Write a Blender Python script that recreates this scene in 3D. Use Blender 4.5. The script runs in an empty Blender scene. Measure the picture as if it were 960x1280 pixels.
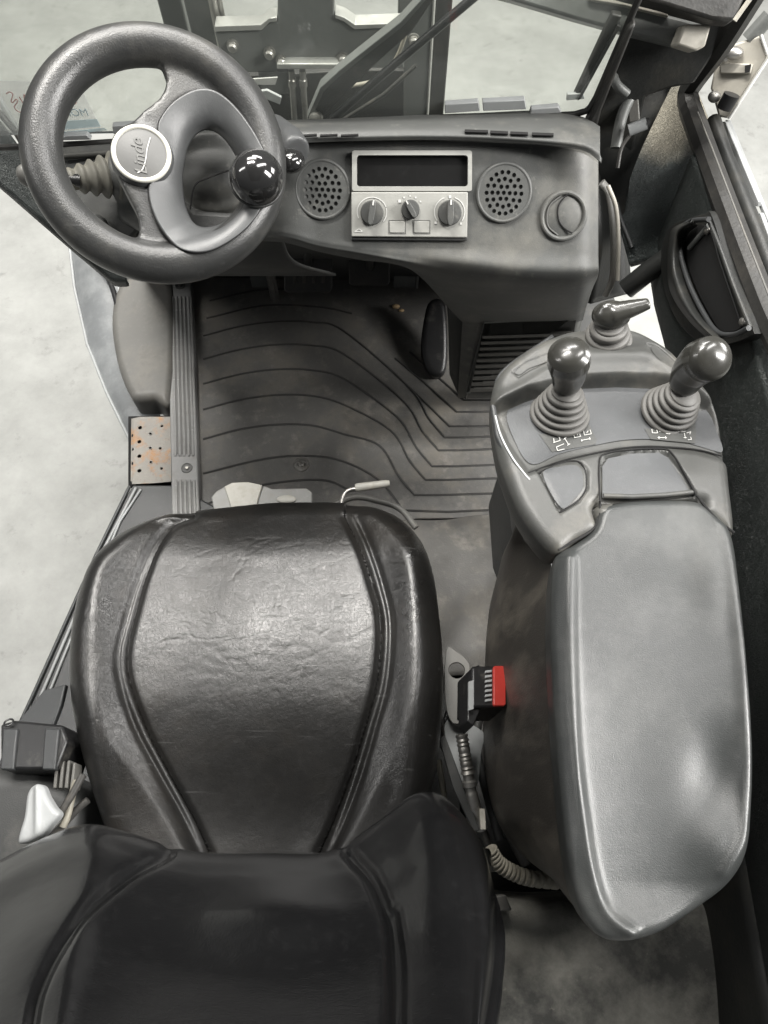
import bpy, bmesh, math, random
import numpy as np
from mathutils import Vector, Matrix
random.seed(4); rng = np.random.RandomState(4)
S = bpy.context.scene
COL = S.collection
# ------------------------------------------------------------------ camera
TH = math.radians(25); FP = 880.0
CAM = np.array([0, 0, 1.5])
AX = np.array([1.0, 0, 0]); AF = np.array([0, math.sin(TH), -math.cos(TH)]); AU = np.array([0, math.cos(TH), math.sin(TH)])
cd = bpy.data.cameras.new('camera'); cam = bpy.data.objects.new('camera', cd); COL.objects.link(cam)
cam.location = CAM; cam.rotation_euler = (TH, 0, 0)
cd.sensor_fit = 'VERTICAL'; cd.sensor_height = 36; cd.lens = FP/1280*36
cd.clip_start = .02; cd.clip_end = 200
S.camera = cam
# ------------------------------------------------------------------ world, lamps, exposure
W = bpy.data.worlds.new('World'); S.world = W; W.use_nodes = True
bg = W.node_tree.nodes['Background']; bg.inputs[0].default_value = (.96, .98, 1, 1); bg.inputs[1].default_value = .13
def lamp(loc, target, sx, sy, power, col=(1, .98, .95)):
    l = bpy.data.lights.new('hall_and_fill_lamp', 'AREA'); l.shape = 'RECTANGLE'; l.size = sx; l.size_y = sy; l.energy = power; l.color = col
    o = bpy.data.objects.new('hall_and_fill_lamp', l); COL.objects.link(o); o.location = loc
    o.rotation_euler = (Vector(target)-Vector(loc)).to_track_quat('-Z', 'Y').to_euler()
    return o
lamp((-.9, 1.6, 4.4), (-.9, 1.6, 0), 1.6, .4, 190, (1, .97, .92))
lamp((1.75, 1.4, 4.4), (1.2, 1.0, 0), .6, 2.8, 125)
lamp((2.6, .1, 2.5), (.2, .0, .8), .6, 1.6, 150)
lamp((-.9, 3.1, 4.5), (-.9, 2.4, 0), 2.2, .9, 130, (1, .97, .92))  # fill lamp added to widen the soft highlight on the cushion
lamp((-3.4, .6, 3.8), (-.2, .4, .4), .4, 2.0, 45)
lamp((2.8, 1.5, 1.8), (.1, 0, .75), 1.0, .7, 45)  # low fill lamp added for a highlight streak on the right backrest bolster
lamp((.4, 4.2, 4.6), (0, 1.0, .2), 2.4, .4, 150)
S.view_settings.view_transform = 'Standard'; S.view_settings.look = 'None'; S.view_settings.exposure = .17; S.view_settings.gamma = 1
S.render.engine = 'CYCLES'
# ------------------------------------------------------------------ projection helpers
def ray(px, py): return AF + (px-480)/FP*AX + (640-py)/FP*AU
def P(px, py, z):
    r = ray(px, py); return CAM + r*((z-CAM[2])/r[2])
def PD(px, py, d): return CAM + ray(px, py)*d
def proj(p):
    d = np.asarray(p)-CAM; k = d@AF; return 480+FP*(d@AX)/k, 640-FP*(d@AU)/k
def nrm(v): v = np.asarray(v, float); return v/np.linalg.norm(v)
class Fr:
    def __init__(s, p0, n):
        s.p0 = np.asarray(p0, float); s.n = nrm(n)
        h = np.array([0, 1, 0.]) if abs(s.n[2]) > .9 else np.array([0, 0, 1.])
        s.ex = nrm(np.cross(h, s.n)); s.ey = np.cross(s.n, s.ex)
    def at(s, px, py, off=0.0):
        r = ray(px, py); t = ((s.p0+s.n*off-CAM)@s.n)/(r@s.n); return CAM+r*t
    def up(s, p, off=0.0):
        d = np.asarray(p)-s.p0; return d@s.ex, d@s.ey
    def lw(s, x, y, off=0.0): return s.p0+s.ex*x+s.ey*y+s.n*off
    def mat(s, p):
        m = Matrix(((s.ex[0], s.ey[0], s.n[0], p[0]), (s.ex[1], s.ey[1], s.n[1], p[1]), (s.ex[2], s.ey[2], s.n[2], p[2]), (0, 0, 0, 1))); return m
def FL(z): return Fr((0, 0, z), (0, 0, 1))
def FV(y): return Fr((0, y, 0), (0, -1, 0))
def FX(x): return Fr((x, 0, 0), (-1, 0, 0))
def spl(pts, n, closed=False):
    P0 = np.asarray(pts, float); m = len(P0)
    if closed: t = np.arange(n)*m/n
    else: t = np.linspace(0, m-1-1e-9, n)
    i = np.floor(t).astype(int); u = (t-i)[:, None]
    def g(k):
        k = k % m if closed else np.clip(k, 0, m-1)
        return P0[k]
    a, b, c, d = g(i-1), g(i), g(i+1), g(i+2)
    if not closed:
        a = np.where((i == 0)[:, None], 2*b-c, a); d = np.where((i >= m-2)[:, None], 2*c-b, d)
    return .5*(2*b+(c-a)*u+(2*a-5*b+4*c-d)*u**2+(3*b-a-3*c+d)*u**3)
def pld(px, py, poly, closed=False):
    """distance in pixels from points to a pixel polyline"""
    q = np.asarray(poly, float)
    if closed: q = np.vstack([q, q[:1]])
    best = np.full(px.shape, 1e9)
    for a, b in zip(q[:-1], q[1:]):
        ab = b-a; L = max(ab@ab, 1e-12)
        t = np.clip(((px-a[0])*ab[0]+(py-a[1])*ab[1])/L, 0, 1)
        best = np.minimum(best, np.hypot(px-a[0]-t*ab[0], py-a[1]-t*ab[1]))
    return best
def inside(px, py, poly):
    q = np.asarray(poly, float); r = np.zeros(px.shape, bool); j = len(q)-1
    for i in range(len(q)):
        xi, yi = q[i]; xj, yj = q[j]
        c = ((yi > py) != (yj > py)) & (px < (xj-xi)*(py-yi)/(yj-yi+1e-12)+xi); r ^= c; j = i
    return r
def sstep(x, a, b):
    t = np.clip((x-a)/(b-a), 0, 1); return t*t*(3-2*t)
def sdf(px, py, poly):
    d = pld(px, py, poly, True); return np.where(inside(px, py, poly), d, -d)
# ------------------------------------------------------------------ object helpers
ORG = {}
def thing(name, label, cat, loc, group=None):
    o = bpy.data.objects.new(name, None); COL.objects.link(o); o.location = loc; o.empty_display_size = .05
    o['label'] = label; o['category'] = cat
    if group: o['group'] = group
    ORG[o.name] = np.array(loc, float); return o
def org(parent):
    return ORG.get(parent.name, np.zeros(3)) if parent else np.zeros(3)
def obj(name, V, F, m, parent=None, ang=35, bevel=0, bseg=2, solid=0, label=None, loc=None, sub=0, remesh=0, smooth=0):
    V = np.asarray(V, float)
    o0 = org(parent) if loc is None else np.asarray(loc, float)
    me = bpy.data.meshes.new(name); me.from_pydata((V-o0).tolist(), [], [list(map(int, f)) for f in F]); me.validate()
    bm = bmesh.new(); bm.from_mesh(me)
    bmesh.ops.remove_doubles(bm, verts=bm.verts, dist=1e-6)
    bmesh.ops.recalc_face_normals(bm, faces=bm.faces) if not solid else None
    bm.to_mesh(me); bm.free()
    me.polygons.foreach_set('use_smooth', [True]*len(me.polygons))
    if ang < 180: me.set_sharp_from_angle(angle=math.radians(ang))
    me.materials.append(m)
    o = bpy.data.objects.new(name, me); COL.objects.link(o)
    if parent: o.parent = parent
    if loc is not None: o.location = o0-org(parent)
    ORG[o.name] = org(parent) if parent else o0
    if parent is None and loc is None: ORG[o.name] = np.zeros(3)
    if solid:
        s = o.modifiers.new('solid', 'SOLIDIFY'); s.thickness = abs(solid); s.offset = -1 if solid > 0 else 1
    if remesh:
        r = o.modifiers.new('remesh', 'REMESH'); r.mode = 'VOXEL'; r.voxel_size = remesh; r.use_smooth_shade = True
    if smooth:
        r = o.modifiers.new('smooth', 'SMOOTH'); r.factor = .6; r.iterations = smooth
    if bevel:
        b = o.modifiers.new('bevel', 'BEVEL'); b.width = bevel; b.segments = bseg; b.limit_method = 'ANGLE'; b.angle_limit = math.radians(35)
    if sub:
        r = o.modifiers.new('sub', 'SUBSURF'); r.levels = r.render_levels = sub
    if label: o['label'] = label
    return o
def top(o, label, cat, group=None, kind=None):
    if kind: o['kind'] = kind
    if label: o['label'] = label
    if cat: o['category'] = cat
    if group: o['group'] = group
    return o
def share(src, name, parent, loc, rot=None):
    """a piece that shares the mesh data of src; world loc"""
    o = src.copy(); o.name = name; COL.objects.link(o); o.parent = parent
    o.location = np.asarray(loc)-org(parent)
    if rot is not None: o.rotation_euler = rot
    return o
class M:
    def __init__(s): s.V = []; s.F = []
    def add(s, V, F):
        b = len(s.V); s.V += [tuple(v) for v in V]; s.F += [tuple(b+i for i in f) for f in F]; return s
    def box(s, c, h, R=None):
        c = np.asarray(c, float); V = []
        for sx in (-1, 1):
            for sy in (-1, 1):
                for sz in (-1, 1):
                    v = np.array([sx*h[0], sy*h[1], sz*h[2]], float)
                    if R is not None: v = R@v
                    V.append(c+v)
        return s.add(V, [(0, 1, 3, 2), (4, 6, 7, 5), (0, 4, 5, 1), (2, 3, 7, 6), (0, 2, 6, 4), (1, 5, 7, 3)])
    def tube(s, pts, r, n=12, closed=False, cap=True, flat=1.0, upv=None):
        p = np.asarray(pts, float); m = len(p); r = np.broadcast_to(np.asarray(r, float), (m,))
        T = np.gradient(p, axis=0) if not closed else (np.roll(p, -1, 0)-np.roll(p, 1, 0))
        T /= np.linalg.norm(T, axis=1)[:, None]+1e-12
        u = np.array([0, 0, 1.]) if upv is None else nrm(upv)
        if upv is None and abs(T[0]@u) > .9: u = np.array([0, 1., 0])
        V = []; prev = None
        for i in range(m):
            a = u if (upv is not None or prev is None) else prev
            a = a-T[i]*(a@T[i]); a = a/(np.linalg.norm(a)+1e-12); prev = a; b = np.cross(T[i], a)
            for k in range(n):
                w = 2*math.pi*k/n; V.append(p[i]+r[i]*(math.cos(w)*a*flat+math.sin(w)*b))
        F = []
        for i in range(m if closed else m-1):
            j = (i+1) % m
            for k in range(n): F.append((i*n+k, i*n+(k+1) % n, j*n+(k+1) % n, j*n+k))
        if not closed and cap: F.append(tuple(range(n-1, -1, -1))); F.append(tuple((m-1)*n+k for k in range(n)))
        return s.add(V, F)
    def lathe(s, prof, c, axis, n=32, ex=None):
        """prof: list of (radius, height) along axis from c"""
        a = nrm(axis); e = np.array([1., 0, 0]) if abs(a[0]) < .9 else np.array([0, 1., 0])
        e = nrm(e-a*(e@a)); g = np.cross(a, e); c = np.asarray(c, float); V = []
        for r, h in prof:
            for k in range(n):
                w = 2*math.pi*k/n; V.append(c+a*h+max(r, 1e-5)*(math.cos(w)*e+math.sin(w)*g))
        F = []
        for i in range(len(prof)-1):
            for k in range(n): F.append((i*n+k, i*n+(k+1) % n, (i+1)*n+(k+1) % n, (i+1)*n+k))
        F.append(tuple(range(n-1, -1, -1))); F.append(tuple((len(prof)-1)*n+k for k in range(n)))
        return s.add(V, F)
    def prism(s, pts, ext):
        p = np.asarray(pts, float); m = len(p); q = p+np.asarray(ext)
        F = [tuple(range(m)), tuple(range(2*m-1, m-1, -1))]+[(i, (i+1) % m, m+(i+1) % m, m+i) for i in range(m)]
        return s.add(list(p)+list(q), F)
    def ribbon(s, pts, n, w, t=.0004, closed=False):
        p = np.asarray(pts, float); n = nrm(n)
        T = np.gradient(p, axis=0) if len(p) > 2 else np.array([p[1]-p[0]]*2)
        B = np.cross(T, n); B /= np.linalg.norm(B, axis=1)[:, None]+1e-12
        A = p+B*w/2; C = p-B*w/2; m = len(p)
        V = list(A)+list(C)+list(A+n*t)+list(C+n*t); F = []
        for i in range(m-1):
            F += [(2*m+i, 2*m+i+1, 3*m+i+1, 3*m+i), (i, i+1, 2*m+i+1, 2*m+i), (m+i, 3*m+i, 3*m+i+1, m+i+1)]
        F += [(0, 2*m, 3*m, m), (m-1, 2*m-1, 4*m-1, 3*m-1)]
        return s.add(V, F)
    def ell(s, c, r, R=None, nu=24, nv=14):
        V = []; c = np.asarray(c, float)
        for i in range(nv+1):
            a = math.pi*i/nv
            for k in range(nu):
                w = 2*math.pi*k/nu; v = np.array([r[0]*math.sin(a)*math.cos(w), r[1]*math.sin(a)*math.sin(w), r[2]*math.cos(a)])
                V.append(c+(R@v if R is not None else v))
        F = []
        for i in range(nv):
            for k in range(nu): F.append((i*nu+k, i*nu+(k+1) % nu, (i+1)*nu+(k+1) % nu, (i+1)*nu+k))
        return s.add(V, F)
def prism(name, pts, fr, off, thick, m, parent, bevel=.002, bseg=2, smoothn=0, closed=True, **k):
    """outline traced on frame at height off, extruded back by thick"""
    pts = spl(pts, smoothn, True) if smoothn else pts
    w = [fr.at(x, y, off) for x, y in pts]
    return obj(name, *(lambda q: (q.V, q.F))(M().prism(w, -fr.n*thick)), m, parent, bevel=bevel, bseg=bseg, **k)
def rod(name, pts, r, m, parent, n=12, flat=1.0, upv=None, closed=False, **k):
    q = M().tube(pts, r, n, closed=closed, flat=flat, upv=upv); return obj(name, q.V, q.F, m, parent, **k)
def plate(name, outer, holes, fr, thick, m, parent, bevel=0, **k):
    """polygon (world pts) with holes, extruded back"""
    bm = bmesh.new(); E = []
    for loop in [outer]+holes:
        vs = [bm.verts.new(p) for p in loop]
        for i in range(len(vs)): E.append(bm.edges.new((vs[i], vs[(i+1) % len(vs)])))
    r = bmesh.ops.triangle_fill(bm, use_beauty=True, use_dissolve=False, edges=E, normal=Vector(fr.n))
    fs = [f for f in bm.faces]
    e = bmesh.ops.extrude_face_region(bm, geom=fs)
    vs = [v for v in e['geom'] if isinstance(v, bmesh.types.BMVert)]
    bmesh.ops.translate(bm, vec=Vector(-fr.n*thick), verts=vs)
    bm.verts.index_update(); V = [tuple(v.co) for v in bm.verts]; F = [[v.index for v in f.verts] for f in bm.faces]; bm.free()
    return obj(name, V, F, m, parent, bevel=bevel, **k)
def circ(fr, c, r, n=24, off=0, sx=1, sy=1):
    return [c+fr.ex*r*sx*math.cos(2*math.pi*k/n)+fr.ey*r*sy*math.sin(2*math.pi*k/n)+fr.n*off for k in range(n)]
def patch(name, rows, nu, nv, m, parent, H=None, solid=.004, ang=60, **k):
    """rows: list of lists of world points -> smooth sheet with thickness"""
    R = [spl(r, nu) for r in rows]; A = np.array(R)
    G = np.stack([spl(A[:, i], nv) for i in range(nu)], 1)
    if H is not None:
        du = np.gradient(G, axis=1); dv = np.gradient(G, axis=0); N = np.cross(du, dv); N /= np.linalg.norm(N, axis=2)[..., None]+1e-12
        tc = CAM-G; s = np.sign((N*tc).sum(2)); s = np.where(s == 0, 1, s); s = 1.0 if s.mean() > 0 else -1.0; N = N*s
        px, py = proj(G.reshape(-1, 3)); G = G+N*(H(px, py)+0*px).reshape(nv, nu)[..., None]
    V = G.reshape(-1, 3); F = []
    for j in range(nv-1):
        for i in range(nu-1): F.append((j*nu+i, j*nu+i+1, (j+1)*nu+i+1, (j+1)*nu+i))
    # orient toward camera
    f = F[len(F)//2+nu//2]; n = np.cross(V[f[1]]-V[f[0]], V[f[2]]-V[f[0]])
    if n@(CAM-V[f[0]]) < 0: F = [t[::-1] for t in F]
    return obj(name, V, F, m, parent, solid=solid, ang=ang, **k)
def pad(name, outline, fr, off, m, parent, H=None, R=.015, wall=.03, rings=60, seg=220, spine=None, undercut=0.0, smoothn=True, ang=50, **k):
    """cushion-like solid: px outline on frame (at height off), top relief H(px,py) metres, rounded edge"""
    o = spl(outline, seg, True) if smoothn else np.asarray(outline, float)
    if not smoothn: seg = len(o)
    w = np.array([fr.at(x, y, off) for x, y in o]); L = np.stack([(w-fr.p0)@fr.ex, (w-fr.p0)@fr.ey], 1)
    if spine is None: c = np.repeat(L.mean(0)[None], seg, 0)
    else:
        a, b = [np.array(fr.up(fr.at(*q, off))) for q in spine]
        t = np.clip(((L-a)@(b-a))/((b-a)@(b-a)), 0, 1); c = a+t[:, None]*(b-a)
    s = np.linspace(0, 1, rings+1); T = 1-(1-s)**1.6
    XY = c[None]+(L-c)[None]*T[:, None, None]; X = XY[..., 0]; Y = XY[..., 1]
    d = pld(X, Y, L, True)
    base = fr.p0+fr.n*off
    Wp = base+X[..., None]*fr.ex+Y[..., None]*fr.ey
    px, py = proj(Wp.reshape(-1, 3)); h = H(px, py).reshape(X.shape) if H else 0*X
    q = np.clip(d/R, 0, 1); h = h-R*(1-np.sqrt(np.clip(1-(1-q)**2, 0, 1)))
    Wp = Wp+h[..., None]*fr.n
    V = list(Wp.reshape(-1, 3)); F = []
    for i in range(rings):
        for j in range(seg): k2 = (j+1) % seg; F.append((i*seg+j, i*seg+k2, (i+1)*seg+k2, (i+1)*seg+j))
    edge = Wp[-1]
    steps = 5
    for a in range(1, steps+1):
        u = a/steps; shr = undercut*u*u
        e2 = edge-fr.n*wall*u; cc = edge.mean(0)
        e2 = e2+(cc-edge-fr.n*((cc-edge)@fr.n)[..., None] if False else (cc-edge))*shr
        b = len(V); V += list(e2)
        for j in range(seg): k2 = (j+1) % seg; F.append((b-seg+j, b-seg+k2, b+k2, b+j))
    b = len(V); F.append(tuple(range(b-1, b-seg-1, -1)))
    return obj(name, V, F, m, parent, ang=ang, **k)
# ------------------------------------------------------------------ materials
def mat(name, col, rough=.5, metal=0.0, var=.12, vs=6, bump=None, dirt=None, spec=.5, coat=0, scr=0, stretch=None, rvar=.12):
    m = bpy.data.materials.new(name); m.use_nodes = True; nt = m.node_tree; N = nt.nodes; L = nt.links
    b = N['Principled BSDF']; tc = N.new('ShaderNodeTexCoord'); co = tc.outputs['Object']
    if stretch:
        mp = N.new('ShaderNodeMapping'); mp.inputs['Scale'].default_value = stretch; L.new(co, mp.inputs[0]); co = mp.outputs[0]
    def noise(sc, det=6, ro=.6):
        n = N.new('ShaderNodeTexNoise'); n.inputs['Scale'].default_value = sc; n.inputs['Detail'].default_value = det; n.inputs['Roughness'].default_value = ro
        L.new(co, n.inputs['Vector']); return n.outputs['Fac']
    def ramp(src, lo, hi, a=0, b_=1):
        r = N.new('ShaderNodeMapRange'); r.inputs['From Min'].default_value = lo; r.inputs['From Max'].default_value = hi
        r.inputs['To Min'].default_value = a; r.inputs['To Max'].default_value = b_; L.new(src, r.inputs['Value']); return r.outputs[0]
    def mix(f, a, b_):
        x = N.new('ShaderNodeMix'); x.data_type = 'RGBA'
        if isinstance(f, float): x.inputs[0].default_value = f
        else: L.new(f, x.inputs[0])
        for i, v in ((6, a), (7, b_)):
            if isinstance(v, tuple): x.inputs[i].default_value = (*v, 1)
            else: L.new(v, x.inputs[i])
        return x.outputs[2]
    c1 = tuple(x*(1-var) for x in col); c2 = tuple(min(x*(1+var), 1) for x in col)
    v0 = noise(vs); c = mix(ramp(v0, .3, .7), c1, c2)
    fine = noise(vs*14, 4); c = mix(ramp(fine, .55, .8, 0, .35), c, tuple(min(x*1.5+.01, 1) for x in col))
    rr = ramp(v0, .3, .7, rough-rvar*rough, rough+rvar*rough)
    if dirt:
        for (dc, ds, lo, hi, amt) in (dirt if isinstance(dirt, list) else [dirt]):
            dn = ramp(noise(ds, 9, .68), lo, hi, 0, amt); c = mix(dn, c, dc)
    bh = None
    if scr:   # fine scratches: stretched noise
        mp = N.new('ShaderNodeMapping'); mp.inputs['Rotation'].default_value = (0, 0, .7); mp.inputs['Scale'].default_value = (9, 160, 60); L.new(tc.outputs['Object'], mp.inputs[0])
        sn = N.new('ShaderNodeTexNoise'); sn.inputs['Scale'].default_value = 1.0; sn.inputs['Detail'].default_value = 3; L.new(mp.outputs[0], sn.inputs['Vector'])
        c = mix(ramp(sn.outputs['Fac'], .66, .74, 0, scr), c, tuple(min(x*2.5+.06, 1) for x in col))
    L.new(c, b.inputs['Base Color']); L.new(rr, b.inputs['Roughness'])
    b.inputs['Metallic'].default_value = metal; b.inputs['Specular IOR Level'].default_value = spec; b.inputs['Coat Weight'].default_value = coat; b.inputs['Coat Roughness'].default_value = .08
    if bump:
        prev = None
        for kind, sc, st, dist in bump:
            if kind == 'n': h = noise(sc, 3, .55)
            elif kind == 'v' or kind == 'c':
                v = N.new('ShaderNodeTexVoronoi'); v.inputs['Scale'].default_value = sc
                if kind == 'c': v.feature = 'DISTANCE_TO_EDGE'
                wv = N.new('ShaderNodeTexNoise'); wv.inputs['Scale'].default_value = sc*.35; L.new(co, wv.inputs['Vector'])
                mm = N.new('ShaderNodeMixRGB'); mm.inputs[0].default_value = .12 if sc < 200 else .03; L.new(co, mm.inputs[1]); L.new(wv.outputs['Color'], mm.inputs[2]); L.new(mm.outputs[0], v.inputs['Vector'])
                h = ramp(v.outputs['Distance'], 0, .5 if kind == 'v' else .12)
            bp = N.new('ShaderNodeBump'); bp.inputs['Strength'].default_value = st; bp.inputs['Distance'].default_value = dist; L.new(h, bp.inputs['Height'])
            if prev: L.new(prev, bp.inputs['Normal'])
            prev = bp.outputs[0]
        L.new(prev, b.inputs['Normal'])
    return m
G_ = ('n', 900, .35, .0006)
DUST = (.30, .28, .24)
m_dash = mat('dash_plastic', (.075, .077, .074), .48, bump=[('n', 700, .5, .0006)], dirt=[((.24, .23, .2), 9, .48, .75, .5), ((.32, .31, .28), 55, .60, .78, .5), ((.05, .05, .045), 5, .55, .75, .5)])
m_panel = mat('light_panel_plastic', (.30, .30, .28), .5, bump=[G_], dirt=[(DUST, 14, .55, .8, .3)])
m_dark = mat('dark_plastic', (.035, .036, .035), .5, bump=[('n', 600, .5, .0007)], dirt=[(DUST, 10, .55, .85, .25)])
m_wheel = mat('wheel_foam', (.03, .0305, .03), .33, bump=[('n', 520, .42, .0008)], dirt=[((.13, .125, .11), 14, .5, .8, .4)], scr=.15)
m_insert = mat('wheel_insert_plastic', (.065, .067, .068), .38, bump=[G_])
m_ballr = mat('glossy_black_ball', (.014, .014, .014), .12, var=.1, coat=.6, rvar=0)
m_knob = mat('glossy_knob', (.03, .0295, .026), .27, coat=.3, rvar=.2)
m_leather = mat('black_leather', (.012, .0116, .011), .34, spec=.6, bump=[('c', 120, .16, .0008), ('n', 200, .25, .0008), ('n', 26, .30, .004)], dirt=[((.06, .05, .04), 5, .5, .85, .35)], scr=.35, rvar=.25)
m_leather2 = mat('black_leather_smooth', (.0075, .0076, .008), .24, coat=.3, bump=[('n', 500, .4, .0006), ('n', 14, .2, .006)], rvar=.2)
m_arm = mat('armrest_plastic', (.036, .0385, .038), .33, bump=[('n', 800, .5, .0005)], dirt=[((.19, .19, .18), 8, .5, .8, .3)], rvar=.15)
m_arm2 = mat('console_plastic', (.058, .059, .056), .42, bump=[('n', 800, .5, .0005)], dirt=[((.26, .24, .20), 11, .5, .8, .35)])
m_armpan = mat('console_blue_grey_plastic', (.06, .063, .066), .4, bump=[('n', 800, .5, .0005)])
m_skirt = mat('dusty_brown_plastic', (.04, .036, .031), .5, bump=[('n', 500, .5, .0008)], stretch=(1, 1, .35), dirt=[((.15, .135, .11), 12, .48, .72, .7), ((.22, .2, .17), 40, .62, .8, .3)])
m_boot = mat('boot_rubber', (.11, .107, .10), .5, bump=[G_])
m_bootd = mat('dirty_boot_rubber', (.14, .135, .115), .6, bump=[G_], dirt=[((.28, .26, .2), 30, .5, .75, .5)])
m_mat = mat('floor_rubber', (.125, .122, .115), .5, bump=[('n', 300, .7, .001), ('n', 45, .4, .002)], dirt=[((.20, .18, .145), 6, .48, .7, .7), ((.30, .28, .25), 22, .55, .75, .6), ((.02, .02, .02), 9, .55, .8, .6)], rvar=.3)
m_rib = mat('rib_shadow_rubber', (.04, .039, .037), .5, bump=[('n', 300, .6, .001)], dirt=[((.14, .12, .09), 12, .55, .8, .5)])  # darker than the mat: shadow lines of the ribs put into their colour
m_sill = mat('sill_plastic', (.24, .24, .235), .42, bump=[G_], dirt=[((.13, .12, .1), 16, .5, .75, .5)], scr=.4)
m_groove = mat('sill_groove', (.12, .12, .115), .5)
m_kick = mat('kick_panel_plastic', (.11, .108, .10), .5, bump=[G_], dirt=[((.2, .18, .15), 7, .5, .8, .5), ((.04, .04, .035), 12, .55, .8, .6)])
m_fender = mat('fender_paint', (.16, .168, .172), .3, bump=[('n', 30, .2, .002)], dirt=[((.3, .31, .31), 7, .5, .7, .6), ((.1, .1, .1), 20, .62, .8, .4)])
m_cover = mat('cover_plastic', (.035, .037, .038), .42, bump=[G_], dirt=[((.2, .2, .2), 12, .6, .85, .3)])
m_trim = mat('grey_trim', (.30, .31, .31), .4)
m_paintblack = mat('black_paint', (.022, .023, .022), .45, bump=[('n', 200, .4, .001)], dirt=[((.10, .09, .07), 12, .5, .8, .4)])
m_frame = mat('brown_black_frame', (.022, .0215, .020), .5, bump=[('n', 180, .5, .001)], dirt=[((.10, .09, .075), 16, .5, .8, .4)])
m_mast = mat('mast_paint', (.12, .125, .12), .45, bump=[('n', 90, .5, .001)], dirt=[((.2, .2, .19), 9, .5, .8, .5)])
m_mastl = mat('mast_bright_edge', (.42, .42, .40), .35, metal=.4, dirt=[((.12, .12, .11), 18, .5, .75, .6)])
m_steel = mat('worn_steel', (.36, .35, .33), .38, metal=.85, dirt=[((.10, .085, .06), 40, .5, .75, .7)], rvar=.4)
m_rust = mat('rusty_plate', (.22, .21, .19), .5, metal=.3, bump=[('n', 150, .6, .001)], dirt=[((.34, .17, .06), 17, .5, .62, .75), ((.15, .08, .04), 60, .55, .75, .7)])
m_hole = mat('hole_black', (.004, .004, .004), .8)
m_screen = mat('slot_black', (.006, .006, .006), .35)
m_red = mat('red_button', (.36, .03, .022), .4, var=.05, bump=[('n', 300, .3, .0006)])
m_blackpl = mat('black_plastic', (.012, .012, .0125), .35, bump=[G_], dirt=[(DUST, 25, .58, .85, .35)])
m_white = mat('white_print', (.52, .52, .50), .5, var=.03)
m_ring = mat('cream_ring', (.55, .54, .48), .4, var=.05)
m_badge = mat('badge_grey', (.10, .10, .097), .55, bump=[('n', 300, .2, .0004)])
m_grip = mat('pale_grip', (.42, .41, .37), .45, dirt=[((.3, .27, .2), 60, .5, .75, .5)])
m_greypad = mat('silver_lever', (.24, .24, .23), .4, dirt=[((.2, .18, .15), 30, .5, .75, .5)])
m_texture = mat('rough_textured_panel', (.020, .026, .024), .55, bump=[('c', 160, .9, .0025), ('n', 300, .5, .001)], rvar=.2)
m_deck = mat('rear_deck_felt', (.07, .07, .065), .85, bump=[('n', 400, .8, .001)], dirt=[((.36, .35, .31), 5, .42, .62, .8), ((.4, .38, .33), 90, .62, .75, .5)])
m_hose = mat('hose_rubber', (.05, .048, .045), .45, dirt=[((.2, .18, .15), 40, .5, .75, .5)])
m_conduit = mat('pale_conduit', (.30, .28, .23), .5, dirt=[((.08, .07, .05), 60, .5, .7, .6)])
m_pale = mat('pale_dirty_plastic', (.42, .40, .35), .55, dirt=[((.2, .18, .14), 20, .5, .75, .6)])
m_scrap = mat('tan_scrap', (.5, .36, .2), .6)
m_silver = mat('silver_plastic', (.36, .37, .37), .4)
# concrete floor
m_floor = bpy.data.materials.new('polished_concrete'); m_floor.use_nodes = True
nt = m_floor.node_tree; N = nt.nodes; L = nt.links; b = N['Principled BSDF']; tc = N.new('ShaderNodeTexCoord')
def fn(sc, det, ro):
    n = N.new('ShaderNodeTexNoise'); n.inputs['Scale'].default_value = sc; n.inputs['Detail'].default_value = det; n.inputs['Roughness'].default_value = ro; L.new(tc.outputs['Object'], n.inputs['Vector']); return n
cr = N.new('ShaderNodeValToRGB'); cr.color_ramp.elements[0].position = .3; cr.color_ramp.elements[0].color = (.27, .274, .262, 1); cr.color_ramp.elements[1].position = .7; cr.color_ramp.elements[1].color = (.385, .39, .375, 1)
L.new(fn(4.5, 12, .72).outputs[0], cr.inputs[0])
cr2 = N.new('ShaderNodeValToRGB'); cr2.color_ramp.elements[0].position = .58; cr2.color_ramp.elements[1].position = .70; cr2.color_ramp.elements[0].color = (0, 0, 0, 1); cr2.color_ramp.elements[1].color = (.45, .45, .45, 1)
L.new(fn(14, 7, .7).outputs[0], cr2.inputs[0])
mx = N.new('ShaderNodeMix'); mx.data_type = 'RGBA'; L.new(cr2.outputs[0], mx.inputs[0]); L.new(cr.outputs[0], mx.inputs[6]); mx.inputs[7].default_value = (.17, .168, .16, 1)
L.new(mx.outputs[2], b.inputs['Base Color']); b.inputs['Roughness'].default_value = .45; b.inputs['Specular IOR Level'].default_value = .3
bp = N.new('ShaderNodeBump'); bp.inputs['Strength'].default_value = .15; bp.inputs['Distance'].default_value = .01; L.new(fn(7, 6, .6).outputs[0], bp.inputs['Height']); L.new(bp.outputs[0], b.inputs['Normal'])
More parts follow.
